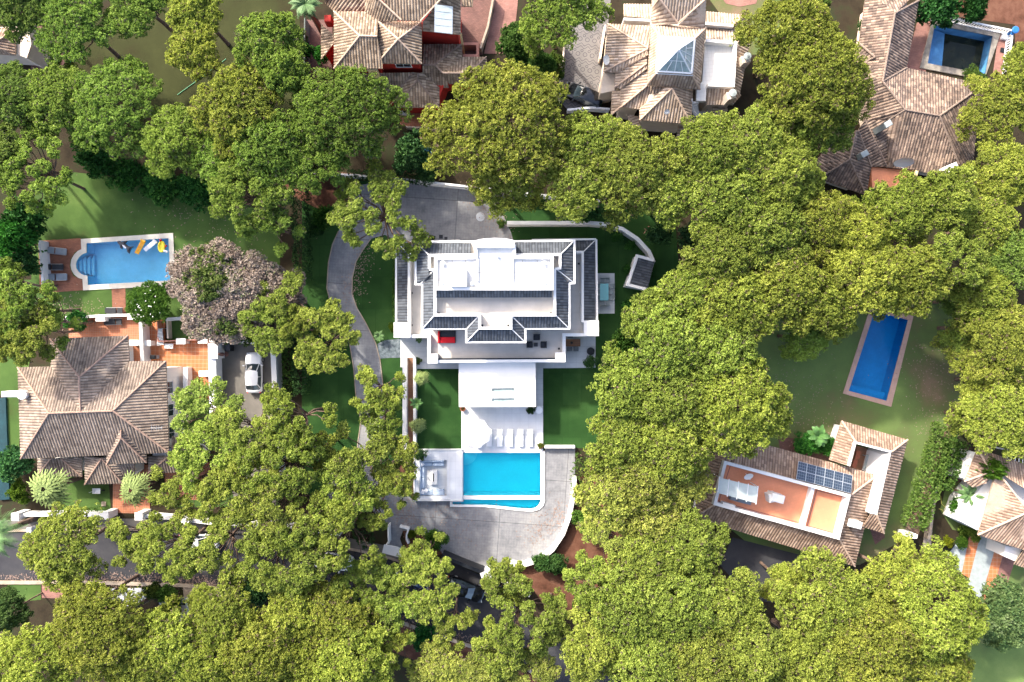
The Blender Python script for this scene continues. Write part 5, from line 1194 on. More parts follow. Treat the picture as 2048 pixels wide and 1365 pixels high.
# ================================================================== HOUSE CORNER TOP LEFT, SMALL STRUCTURES
NB_ = Z(0, 0, 3.25); HL = empty('house', NB_(60, 250), 'corner of a tiled house peeking in at the top left edge', 'house')
roof(HL, NB_, [[(100,360,3.6),(100,205,3.6),(-60,290,4.8)], [(125,205,3.6),(130,180,3.6),(-200,170,4.8),(-60,290,4.8),(100,207,3.6)][::1] if 0 else [(125,185,3.6),(-200,175,3.6),(-60,290,4.8),(100,206,3.7)], [(-200,340,3.6),(100,362,3.6),(-60,290,4.8)]], 'roof_tan', 'cap_pale', [((100,205,3.6),(-60,290,4.8))])
walls(HL, NB_, [(-200,180),(190,150),(215,290),(180,395),(100,362),(-200,345)], 3.3, 'cream', d=.2)
cp = empty('entrance_canopy', P(790, 1102), 'white flat canopy over the side entrance between the pines', 'canopy')
MB().slab(px_poly(ID, [(768,1090),(792,1094),(821,1104),(818,1121),(790,1113),(764,1106)], 2.8), 2.6, 2.8).build('roof', M['white'], cp)
for x, y in ((771,1093),(816,1105),(814,1117),(768,1105)): q = P(x, y, 2.6); MB().tube([(q.x, q.y, 0), (q.x, q.y, 2.6)], .08, 8).build('post', M['white'], cp)
MB().slab(px_poly(ID, [(1815,1068),(1836,1070),(1834,1078),(1814,1076)], 2.0), 0, 2.0).build('gate_pillar', M['white']); tag(bpy.data.objects['gate_pillar.001'], 'white pillar at the foot of the long green hedge', 'pillar')
gwall([(1828,1080),(1820,1098)], 2.5, 0, 1.5, 'dark metal gate below the long green hedge', mat='darkmetal', name='gate', cat='gate')
gwall([(1,-20),(1,0)], 1, 0, .3, 'x') ; bpy.data.objects.remove(bpy.data.objects[[o.name for o in bpy.data.objects if o.get('label') == 'x'][0]])
gwall([(1876,960),(1868,1010),(1858,1080)], 5, 0, .8, 'dry stone wall right of the long green hedge', mat='stone')
gwall([(318,1208),(372,1204),(378,1240)], 4, 0, 1.2, 'grey wall by the shaded garden below the road', mat='greytile')
# ================================================================== CARS
def car(label, px, py, ang, L, W, Ht, paint, boxy=0.0, loc=None):
    """Car built along local +x (nose), lofted body and cabin, glass, wheels, mirrors, lamps."""
    e = empty('parked_car', (0, 0, 0), label, 'car')
    def section(x, hw, zb, zt, crown_=.05, tuck=.9):
        return [(x, -hw*.93, zb), (x, -hw, zb + .18), (x, -hw, zt*.72), (x, -hw*tuck, zt - .03), (x, -hw*.5, zt + crown_*.6), (x, 0, zt + crown_),
                (x, hw*.5, zt + crown_*.6), (x, hw*tuck, zt - .03), (x, hw, zt*.72), (x, hw, zb + .18), (x, hw*.93, zb)]
    hw = W / 2; bz = .62 * Ht
    st_ = [(-.50,.62,.36,.72),(-.485,.80,.26,.86),(-.45,.93,.22,.97),(-.36,1.0,.20,1.02),(-.15,1.0,.20,1.03),(.05,1.0,.20,1.02),(.20,.995,.20,.99),(.34,.985,.2,.93),(.43,.92,.22,.86),(.475,.80,.25,.74),(.50,.60,.34,.58)]
    m = MB(); n = 11
    for i, (t, w_, zb, zt) in enumerate(st_): m.v += section(t * L, hw * w_, zb, bz * zt)
    for i in range(len(st_) - 1):
        for k in range(n - 1): m.f.append((i*n+k, i*n+k+1, (i+1)*n+k+1, (i+1)*n+k))
        m.f.append((i*n+n-1, i*n, (i+1)*n, (i+1)*n+n-1))
    m.f += [tuple(range(n))[::-1], tuple((len(st_)-1)*n + k for k in range(n))]
    body = m.build('body', M[paint], e, True, 45)
    def bm_sec(x, hw_, z, cr): return [(x, -hw_, z - .05), (x, -hw_*.6, z), (x, 0, z + cr), (x, hw_*.6, z), (x, hw_, z - .05)]
    rb, rf_ = (-.44 if boxy else -.30), .05; gb, gf = (-.48 if boxy else -.42), .22
    # cabin glass shell (base ring to roof ring) then the painted roof
    base = [(gb*L, -hw*.80), (gb*L, hw*.80), (gf*L*.9, hw*.90), (gf*L*1.08, hw*.45), (gf*L*1.12, 0), (gf*L*1.08, -hw*.45), (gf*L*.9, -hw*.90), (-.1*L, -hw*.95)]
    base = [(gb*L*1.0, -hw*.70), (gb*L*.90, -hw*.90), (-.1*L, -hw*.955), (gf*L*.80, -hw*.92), (gf*L, -hw*.78), (gf*L*1.10, 0), (gf*L, hw*.78), (gf*L*.80, hw*.92), (-.1*L, hw*.955), (gb*L*.90, hw*.90), (gb*L, hw*.70), (gb*L*1.05, 0)]
    roof_ = [(rb*L, -hw*.58), (rb*L*.93, -hw*.68), (-.1*L, -hw*.76), (rf_*L*.6, -hw*.72), (rf_*L, -hw*.62), (rf_*L*1.5, 0), (rf_*L, hw*.62), (rf_*L*.6, hw*.72), (-.1*L, hw*.76), (rb*L*.93, hw*.68), (rb*L, hw*.58), (rb*L*1.03, 0)]
    g_ = MB(); k = len(base); g_.add([(x, y, bz*.97) for x, y in base] + [(x, y, Ht - .05) for x, y in roof_], [(i, (i+1) % k, k + (i+1) % k, k + i) for i in range(k)])
    g_.build('window_glass', M['glass'], e)
    r = MB(); ro = [(x*1.01, y*1.02, Ht - .06) for x, y in roof_]; ri = [(x*.9 - .05, y*.8, Ht) for x, y in roof_]
    r.add(ro + ri + [(-.12*L, 0, Ht + .02)], [(i, (i+1) % k, k + (i+1) % k, k + i) for i in range(k)] + [(k + i, k + (i+1) % k, 2*k) for i in range(k)])
    for i in (1, 4, 6, 9):
        a, b_ = Vector((*base[i], bz*.98)), Vector((*roof_[i], Ht - .05)); r.tube([a, b_], .045, 4)
    for s in (-1, 1): r.tube([(-.1*L, s*hw*.94, bz*.99), (-.1*L, s*hw*.76, Ht-.06)], .03, 4)
    r.build('roof', M[paint], e, True, 50)
    for sx in (-.31, .31):
        for sy in (-1, 1):
            w_ = MB(); pts = [(sx*L, sy*(hw - .2), .32), (sx*L, sy*(hw + .015), .32)]; w_.tube(pts, .32, 16); wh = w_.build('wheel', M['rubber'], e, True, 40)
            MB().tube([(sx*L, sy*(hw - .05), .32), (sx*L, sy*(hw + .03), .32)], .19, 12).build('rim', M['metal'], wh)
    for sy in (-1, 1):
        MB().obox((gf*L*.82, sy*(hw + .10), bz*.95), .14, .22, .13, 0, .03).build('mirror', M[paint], e)
        MB().obox((.472*L, sy*hw*.62, bz*.66), .12, .32, .12, -sy*.45, .03).build('headlight', M['metal'], e)
        MB().obox((-.478*L, sy*hw*.66, bz*.72), .10, .30, .12, sy*.35, .03).build('tail_light', M['redfabric'], e)
    q = P(px, py, .7); e.location = (q.x, q.y, 0); e.rotation_euler = (0, 0, ang); return e
car('white saloon car parked in the walled yard left of the villa', 507, 746, R(91), 4.55, 1.86, 1.42, 'whitecar')
car('black estate car parked on the patterned courtyard', 1166, 191, R(157), 4.5, 1.85, 1.6, 'blackcar', 1)
car('white car parked on the road under the leafy pine branches', 397, 1086, R(-4), 4.5, 1.85, 1.5, 'whitecar', 1)
car('white car half hidden by branches on the road', 668, 1124, R(-8), 4.3, 1.8, 1.5, 'whitecar')
car('black car parked on the road below the sliding gate', 930, 1180, R(-21), 4.6, 1.85, 1.45, 'blackcar')
car('dark blue car parked in deep shade left of the gate', 822, 1156, R(-17), 4.5, 1.8, 1.45, 'bluecar')

# ================================================================== FURNITURE
def lounger_proto(col, frame, L=1.95, W=.72, back=.65, angle=25):
    e = empty('sun_lounger', (0,0,0)); m = MB()
    m.obox((-.25*L + .0, 0, .28), L*.5 + .28, W, .09, 0, .03).build('seat', M[col], e)
    b = MB(); c_, s_ = math.cos(R(angle)), math.sin(R(angle)); x0 = .14*L
    vs_ = []
    for t, z in ((0, .30), (back, .30)):
        for y in (-W/2, W/2):
            vs_ += [(x0 + t*c_, y, z + t*s_), (x0 + t*c_ - .08*s_, y, z + t*s_ + .08)]
    b.add(vs_, [(0,2,3,1),(4,5,7,6),(0,1,5,4),(2,6,7,3),(1,3,7,5),(0,4,6,2)]).build('backrest', M[col], e)
    f = MB()
    for s in (-1, 1): f.tube([(-.5*L, s*(W/2+.02), .26), (.45*L, s*(W/2+.02), .26)], .03, 6)
    f.build('frame', M[frame], e)
    for sx in (-.45, .38):
        for sy in (-1, 1): MB().tube([(sx*L, sy*(W/2), 0), (sx*L, sy*(W/2), .27)], .025, 6).build('leg', M[frame], e)
    return e
wl = lounger_proto('whitefabric', 'metal', 1.95, .62)
LW = [(949,878),(977,877),(1000,877),(1021,877),(1042,877),(1059.5,877)]
nm = ['partly under the parasol, first of the row', 'second in the row, touching the parasol edge', 'third in the row of six', 'fourth in the row of six', 'fifth in the row of six', 'last at the right end of the row']
LW = [(958,876),(978.5,873),(999.5,873),(1020,873),(1041,873),(1060,873)]
place(wl, [(P(x, y, .15), R(90), 'white sun lounger ' + t) for (x, y), t in zip(LW, nm)], 'sun lounger', 'white loungers by the turquoise pool')
gl = lounger_proto('greyfabric', 'metal', 1.95, .68, angle=12)
place(gl, [(P(117,503,.05), R(174), 'grey sun lounger at the top of the brick deck'), (P(118,555,.05), R(181), 'grey sun lounger at the bottom of the brick deck')], 'sun lounger', 'loungers by the light blue pool')
dl = lounger_proto('darkfabric', 'metal', 1.95, .62, angle=8)
place(dl, [(P(110.5,535,.05), R(180), 'black sun lounger between two grey ones on the brick deck'), (P(233,622,.05), R(0), 'black sun lounger at the foot of the narrow brick path'), (P(231,644,.05), R(2), 'dark sun lounger on the patio just inside the wall')], 'sun lounger', 'black loungers of the left house')
# parasols
u = empty('parasol', P(953, 867), 'large white octagonal parasol at the left end of lounger row', 'parasol'); q = P(952.5, 867, 2.5); rr = 1.62; m = MB()
vs_ = [(q.x, q.y, 2.95)]; N = 8
for k in range(N):
    t = 2*math.pi*(k+.3)/N; vs_.append((q.x + rr*math.cos(t), q.y + rr*math.sin(t), 2.35))
    t += math.pi/N; vs_.append((q.x + rr*.88*math.cos(t), q.y + rr*.88*math.sin(t), 2.40))
m.add(vs_, [(0, 1+k, 1+(k+1) % (2*N)) for k in range(2*N)]); m.build('canopy', M['whitefabric'], u)
MB().tube([(q.x, q.y, .12), (q.x, q.y, 3.02)], .035, 8).build('pole', M['darkmetal'], u); MB().lathe((q.x, q.y, .15), [(.35,0),(.33,.08),(.06,.12)], 16).build('base', M['white'], u)
u = empty('round_table', P(1078, 821), 'round white side table at the corner of the porch roof', 'table'); q = P(1078, 821, .8); MB().lathe((q.x, q.y, .15), [(.18,0),(.06,.05),(.06,.5),(.40,.52),(.42,.58),(.3,.6)], 10).build('table_top', M['whitefabric'], u)
u = empty('folded_parasol', P(445.5, 709), 'folded pinkish parasol standing in the car yard', 'parasol'); q = P(445, 709, 1); MB().lathe((q.x, q.y, .0), [(.3,0),(.3,.1),(.05,.12),(.04,.9),(.22,1.0),(.10,2.0),(.03,2.2)], 14).build('canopy', M['pinkpave'], u)
MB().obox(tuple(P(462,695,0)), .65, .85, 1.05, R(2), .06).build('wheelie_bin', M['darkmetal']); tag(bpy.data.objects['wheelie_bin'], 'dark wheeled bin against the top wall of car yard', 'bin')
# armchairs, daybed, tables on the villa terrace
zt = 3.63; T_ = T
ac = empty('armchair', (0,0,0)); MB().obox((0,0,.12), .62, .62, .26, 0, .05).build('seat', M['darkfabric'], ac)
b = MB(); b.add([(-.38,-.36,.1),(.38,-.36,.1),(.46,-.46,.75),(-.46,-.46,.75),(-.34,-.26,.1),(.34,-.26,.1),(.40,-.34,.72),(-.40,-.34,.72)], [(0,1,2,3),(7,6,5,4),(3,2,6,7),(0,3,7,4),(1,5,6,2)]).build('backrest', M['darkfabric'], ac)
for s in (-1, 1): MB().obox((s*.36, -.02, .1), .09, .62, .42, 0, .03).build('armrest', M['darkfabric'], ac)
for s in (-1, 1):
    for y in (-.25, .25): MB().obox((s*.28, y, 0), .05, .05, .12).build('leg', M['darkmetal'], ac)
place(ac, [(T(1137,806,zt), R(180), 'dark armchair at the top of the terrace seating group'), (T(1093,852,zt), R(-90), 'dark armchair left of the little square table'), (T(1180,853,zt), R(90), 'dark armchair right of the little square table')], 'armchair', 'dark armchairs on the terrace')
for o in bpy.data.objects:
    if o.name.startswith('armchair'): o.location.z = zt; o.scale = (.85,) * 3
tb = empty('side_table', T(1132,852,zt), 'small dark square table between the terrace armchairs', 'table'); q = T(1132,852,4); MB().obox((q.x,q.y,zt+.36), .42, .42, .05, 0, .01).build('table_top', M['darkfabric'], tb)
for sx in (-1,1):
    for sy in (-1,1): MB().obox((q.x+sx*.17,q.y+sy*.17,zt), .04, .04, .36).build('leg', M['darkmetal'], tb)
db = empty('daybed', T(523,800,zt), 'bright red daybed with dark mattress on the white terrace', 'daybed'); q = T(523,800,4.0)
MB().obox((q.x,q.y-.0,zt), 1.9, 1.28, .18, 0, .02).build('base', M['darkmetal'], db)
MB().obox((q.x+.12,q.y+.28,zt+.18), 1.5, .58, .14, 0, .03).build('mattress', M['darkfabric'], db); MB().obox((q.x+.1,q.y-.33,zt+.18), 1.6, .64, .22, 0, .05).build('cushion', M['redfabric'], db); MB().obox((q.x-.83,q.y,zt+.18), .2, 1.26, .4, 0, .05).build('backrest', M['redfabric'], db)
MB().lathe(tuple(T(1438,494,3.65)), [(.14,0),(.14,.25),(.09,.26)], 14).build('roof_vent', M['metal'], V)
# teal dining set
def chair_proto(col, w_=.5, name='dining_chair', frame='metal'):
    e = empty(name, (0,0,0)); MB().obox((0,0,.42), w_, w_, .05, 0, .02).build('seat', M[col], e); MB().obox((0,-w_/2,.47), w_, .05, .42, 0, .02).build('backrest', M[col], e)
    f = MB()
    for s in (-1, 1): f.tube([(s*w_*.52, -w_*.5, .66), (s*w_*.52, w_*.35, .66), (s*w_*.52, w_*.4, .42)], .022, 5)
    f.build('armrest', M[frame], e)
    for sx in (-1,1):
        for sy in (-1,1): MB().tube([(sx*w_*.47, sy*w_*.45, 0), (sx*w_*.45, sy*w_*.43, .42)], .02, 5).build('leg', M[frame], e)
    return e
tt = empty('dining_table', P(1208.5, 584.5), 'turquoise glass topped dining table on the east paved strip', 'table'); q = P(1208.5,584.5,.75); MB().obox((q.x,q.y,.71), .96, 1.88, .04, 0, .01).build('table_top', M['teal'], tt)
for sx in (-1,1):
    for sy in (-1,1): MB().obox((q.x+sx*.4,q.y+sy*.85,.05), .06, .06, .66).build('leg', M['metal'], tt)
dc = chair_proto('greytile'); A_ = 'pale metal chair '
place(dc, [(P(1204,562,.05), R(180), A_ + 'left of the pair at the top of turquoise table'), (P(1213.5,561.5,.05), R(180), A_ + 'right of the pair at the top of turquoise table'),
    (P(1204,607,.05), R(0), A_ + 'left of the pair at the foot of turquoise table'), (P(1214,607,.05), R(0), A_ + 'right of the pair at the foot of turquoise table')] +
    [(P(1222.5,y,.05), R(90), A_ + t) for y, t in ((573,'topmost on the right of turquoise table'),(584.5,'in the middle on the right of turquoise table'),(596,'lowest on the right of turquoise table'))] +
    [(P(1196,y,.05), R(-90), A_ + t) for y, t in ((573,'topmost, close to the white house wall'),(584.5,'in the middle, close to the white house wall'),(596,'lowest, close to the white house wall'))], 'chair', 'chairs round the turquoise table')
wt = empty('wooden_table', P(1147,686), 'brown slatted wooden table half under the terrace edge', 'table'); q = P(1145,686,.75); MB().obox((q.x,q.y,.70), 1.75, .82, .05, 0, .01).build('table_top', M['wood'], wt); MB().lathe((q.x-.1,q.y,.75), [(.12,0),(.14,.12),(.05,.14)], 12).build('centre_bowl', M['darkmetal'], wt)
for sx in (-1,1):
    for sy in (-1,1): MB().obox((q.x+sx*.8,q.y+sy*.35,.05), .07, .07, .65).build('leg', M['wood'], wt)
dk = chair_proto('greyfabric', .48, 'garden_chair', 'darkmetal')
place(dk, [(P(1138.5,698,.05), R(0), 'grey chair left of two below the wooden table'), (P(1151,698,.05), R(0), 'grey chair right of two below the wooden table'), (P(1140,672,.05), R(180), 'grey chair above the wooden table, mostly under the terrace')], 'chair', 'chairs of the wooden table')
jz = empty('round_tub', P(1181.5,703), 'round dark ribbed tub on the pale paving', 'tub'); q = P(1181.5,703,.4); MB().lathe((q.x,q.y,.05), [(.40,0),(.43,.05),(.43,.42),(.36,.44),(.34,.30),(.05,.30)], 24).build('rim', M['darkmetal'], jz)
# left pool floats
def outline(name, pts, z, sx, ang, mat, label, cat, th=.16, parent=None):
    m = MB(); c = PL(pts[0][0], pts[0][1]) if 0 else None; m.slab([PL(x, y, 0) for x, y in pts], z, z + th * .6); ins_ = inset([PL(x, y, 0) for x, y in pts], th * .35); m.slab(ins_, z + th * .6, z + th)
    o = m.build(name, M[mat], parent); return tag(o, label, cat) if label else o
outline('inflatable_whale', [(1055,262),(1085,255),(1110,268),(1175,254),(1160,278),(1152,290),(1185,318),(1215,325),(1250,322),(1225,345),(1212,365),(1198,408),(1178,385),(1172,352),(1140,332),(1118,322),(1112,355),(1092,340),(1088,310),(1068,288)], -.05, 1, 0, 'whale', 'black inflatable whale floating at the top edge of pool', 'pool float', .3)
w0 = bpy.data.objects['inflatable_whale']; o = outline('belly', [(1125,305),(1150,312),(1178,345),(1160,350),(1135,330)], .245, 1, 0, 'whitefabric', None, None, .04, w0)
def lilo(pts, mat, label):
    e = empty('air_mattress', PL(*pts[0]), label, 'air mattress'); a, b_, c, d = [PL(x, y, 0) for x, y in pts]
    for i in range(6):
        m = MB(); m.tube([a.lerp(b_, (i+.5)/6) + Vector((0,0,.02)), d.lerp(c, (i+.5)/6*1.0) + Vector((0,0,.02))], (b_-a).length/12*1.02, 8); m.build('tube', M[mat], e)
    p, q_ = a.lerp(d, .0), b_.lerp(c, .0); MB().tube([a + (a-d)*.06 + Vector((0,0,.08)), b_ + (b_-c)*.06 + Vector((0,0,.08))], .13, 8).build('pillow', M[mat], e)
lilo([(1335,255),(1390,275),(1310,418),(1260,398)], 'yellow', 'orange yellow air mattress floating beside the white one')
lilo([(1480,250),(1525,285),(1400,385),(1365,350)], 'whitefabric', 'white air mattress floating right of the yellow one')
bt = empty('inflatable_boat', PL(1590,320), 'small yellow inflatable boat with red and white ends in pool corner', 'pool float')
cpts = [PL(1588 + 34*math.cos(t*math.pi/9), 325 + 58*math.sin(t*math.pi/9), 0) + Vector((0,0,.03)) for t in range(19)]; MB().tube(cpts, .13, 8).build('hull', M['lemon'], bt)
MB().slab([PL(1588 + 30*math.cos(t*math.pi/9), 325 + 54*math.sin(t*math.pi/9), 0) for t in range(18)], 0, .05).build('floor', M['lemon'], bt)
MB().tube([PL(1578,262) + Vector((0,0,.05)), PL(1578,238) + Vector((0,0,.12))], .14, 8).build('bow', M['redfabric'], bt); MB().tube([PL(1628,330) + Vector((0,0,.05)), PL(1652,310) + Vector((0,0,.1))], .1, 8).build('fin', M['redfabric'], bt); MB().tube([PL(1615,372) + Vector((0,0,.05)), PL(1665,390) + Vector((0,0,.1))], .13, 8).build('stern', M['whitefabric'], bt)
# striped towels on rests
def stripes(pts, label, n=10):
    e = empty('striped_towel', pts[0], label, 'towel'); a, b_, c, d = pts
    m = MB(); m.add([a, b_, c, d] + [p - Vector((0,0,.06)) for p in (a,b_,c,d)], [(3,2,1,0),(4,5,6,7),(0,1,5,4),(1,2,6,5),(2,3,7,6),(3,0,4,7)]); m.build('cloth', M['whitefabric'], e); s = MB(); up = Vector((0,0,.006))
    for i in range(n): t0, t1 = (i+.2)/n, (i+.62)/n; s.add([a.lerp(d,t0)+up, b_.lerp(c,t0)+up, b_.lerp(c,t1)+up, a.lerp(d,t1)+up], [(3,2,1,0)])
    s.build('stripe', M['tealdark'], e)
    for p in (a, b_, c, d): MB().tube([(p.x, p.y, 0), p], .03, 4).build('support', M['metal'], e)
stripes([B3(1080,745,1.1), B3(1105,742,1.1), B3(1118,852,.7), B3(1068,858,.7)], 'long striped towel draped over the steps rail of orange patio', 12)
stripes([B3(1122,845,.6), B3(1182,845,.6), B3(1180,880,.6), B3(1122,878,.6)], 'short striped towel spread on a bench of orange patio', 5)
g_ = empty('barbecue', B3(1040,940), 'dark barbecue beside the tall dividing wall', 'barbecue'); q = B3(1042,938,1); MB().obox((q.x,q.y,.75), .6, .45, .3, 0, .08).build('lid', M['darkmetal'], g_); MB().obox((q.x,q.y,0), .55, .4, .72, 0, .02).build('cabinet', M['greyfabric'], g_)
g_ = empty('trestle', B3(900,930), 'grey clothes rack leaning by the tiled roof corner', 'clothes rack'); 
m = MB()
for i in range(5): m.tube([B3(888+i*5,895,1.0), B3(888+i*5,962,1.0)], .02, 4)
m.build('rack', M['metal'], g_)
# seesaw-like wooden frame in the dark garden
sw = empty('seesaw', K(610,220), 'pinkish metal seesaw frame standing in the dark lawn', 'seesaw'); m = MB(); z = .5
m.tube([K(500,150,z), K(720,290,z)], .05, 6); m.tube([K(520,185,z), K(700,270,z)], .03, 6); m.build('beam', M['pink'], sw)
for a, b_ in (((580,110),(490,240)),((730,210),(645,335))): MB().tube([K(*a, z), K(*b_, z)], .045, 6).build('handle', M['pink'], sw)
q = K(610,225,z); MB().tube([(q.x,q.y,0),(q.x,q.y,z)], .07, 6).build('post', M['pink'], sw)
for x, y, sz, lb_ in ((882,480,.42,'dark drain cover nearest the villa on the north forecourt'),(892,483.5,.35,'smaller dark drain cover just right of the other')):
    q = P(x-0, y-6, 0); MB().obox((q.x,q.y,.031), sz, sz, .015).build('drain_cover', M['darkmetal']); tag([o for o in bpy.data.objects if o.name.startswith('drain_cover')][-1], lb_, 'drain cover')
MB().lathe(tuple(P(961,434,.03)), [(.5,0),(.52,.012),(.5,.02)], 9).build('white_marker', M['metal']); tag(bpy.data.objects['white_marker'], 'pale round cover on the north forecourt below big pine', 'manhole cover')
def hose(pts, mat, label, z_=ID): o = MB().tube([z_(x, y, .05) for x, y in pts], .035, 5).build('garden_hose', M[mat]); tag(o, label, 'hose')
hose([(355,190),(380,172),(410,150),(440,128),(452,118)], 'hose_green', 'long green hose lying across the dark lawn')
hose([(138,136),(142,122),(143,110)], 'hose_green', 'short green hose beside the pink paving')
hose([(1881,992),(1883,1008),(1892,1016),(1896,1024),(1890,1029),(1884,1020),(1878,1018)], 'hose_yellow', 'looped yellow hose on the grass beside far right house')
tp = empty('blue_tarpaulin', P(852,308), 'crumpled blue tarpaulin under the shrubs behind the forecourt wall', 'tarpaulin'); m = MB(); rnd = random.Random(4); q = P(852,308,.5)
n = 9; vs_ = [(q.x + (i-4)*.17, q.y + (j-4)*.17, .45 + rnd.uniform(-.16,.16)) for i in range(n) for j in range(n)]; m.add(vs_, [(i*n+j, (i+1)*n+j, (i+1)*n+j+1, i*n+j+1) for i in range(n-1) for j in range(n-1)]); m.build('cover', M['bluetrim'], tp)
q = P(195,982,.4); wbn = empty('wheelbarrow', (q.x,q.y,0), 'small white wheelbarrow on the front lawn between palms', 'wheelbarrow'); MB().add([(q.x-.5,q.y-.3,.55),(q.x+.4,q.y-.3,.55),(q.x+.4,q.y+.3,.55),(q.x-.5,q.y+.3,.55),(q.x-.3,q.y-.18,.3),(q.x+.25,q.y-.18,.3),(q.x+.25,q.y+.18,.3),(q.x-.3,q.y+.18,.3)], [(0,1,5,4),(1,2,6,5),(2,3,7,6),(3,0,4,7),(4,5,6,7)]).build('tray', M['white2'], wbn); MB().tube([(q.x+.5,q.y-.05,.18),(q.x+.5,q.y+.05,.18)], .18, 10).build('wheel', M['rubber'], wbn); MB().tube([(q.x-.3,q.y,.3),(q.x-.9,q.y-.2,.5)], .03, 5).build('handle', M['metal'], wbn)
q = P(208,1008,0); MB().obox((q.x,q.y,.02), .5, .5, .06).build('drain_cover', M['stone']); tag([o for o in bpy.data.objects if o.name.startswith('drain_cover')][-1], 'square stone cover in the grass by the tiled path', 'drain cover')
# potted plants
def potted(px, py, rpx, label, kind='shrub', zt=.05, tint=None, hgt=None):
    rm = rpx / S; q = P(px, py, zt); e = empty('potted_plant', (q.x, q.y, zt), label, 'potted plant'); MB().lathe((q.x,q.y,zt), [(.2,0),(.3,.4),(.32,.45),(.27,.46),(.25,.40)], 14).build('pot', M['pot'], e)
    v = TV[kind][0]; o = bpy.data.objects.new('foliage', v[2]); COL.objects.link(o); o.parent = e; sc = rm / v[0]; o.scale = (sc, sc, sc*.9); o.location = (0, 0, .25 - .3*sc); o.color = (*(tint or (1,1,1)), 1)
potted(1178,724,13, 'grey green potted tree on the south east paving', 'shrub', tint=(2.2,2.0,2.2)); potted(842,908,12, 'grey green potted shrub on the corner of raised lounge', 'shrub', .5, (2.2,1.9,2.2))
potted(1061,819,9, 'dark leafy plant under the right corner of porch roof', 'shrub', .15); potted(1081,891,6, 'small brownish plant at the right end of the terrace', 'bush', .15, (1.5,1.1,1)); potted(926,817,4, 'small reddish pot plant at the left corner of porch', 'shrub', .15, (4,1,1))
potted(1003,449,8, 'spiky green plant beside the end of the curved wall', 'bush', .03); potted(836,722,7, 'little bright palm like plant on the west paving', 'bush', .05); potted(864,478,6, 'dark clipped bush against the north wall of the villa', 'shrub', .03); potted(1196,205,9, 'light green plant behind the black car', 'bush', .03)

# ================================================================== PALMS
palm(100, 975, 50, 5.5, 'fan', 'large pale fan palm in the front garden, left of two', 1, 19)
palm(270, 978, 42, 4.5, 'fan', 'pale fan palm beside the tiled entrance path', 2, 17)
palm(843, 757, 19, 2.6, 'fan', 'fan palm at the top of the ramp garden wall', 3, 18); palm(836, 852, 20, 2.8, 'fan', 'fan palm lower down the ramp garden wall', 4, 18)
palm(833, 806, 14, 1.6, 'banana', 'spiky yellow green plant between the two wall palms', 5, 12, 'garden_plant', 'plant')
palm(610, 8, 34, 7, 'feather', 'feathery palm at the top left of red house', 6, 24); palm(-12, 1068, 62, 7, 'feather', 'dark feathery palm at the left edge of the road', 7, 26)
palm(1938, 990, 26, 3, 'feather', 'bright green palm beside the white wall at far right', 8, 18); palm(1637, 872, 24, 2.2, 'banana', 'broad leaved banana plant by the corner of solar house', 9, 12, 'banana_plant', 'plant')
palm(758, 672, 14, .8, 'feather', 'low fern like plant beside the slate chip patch', 10, 14, 'fern', 'plant'); palm(838, 681, 8, 1.0, 'feather', 'small dark palm against the white villa wall', 11, 12, 'garden_plant', 'plant')

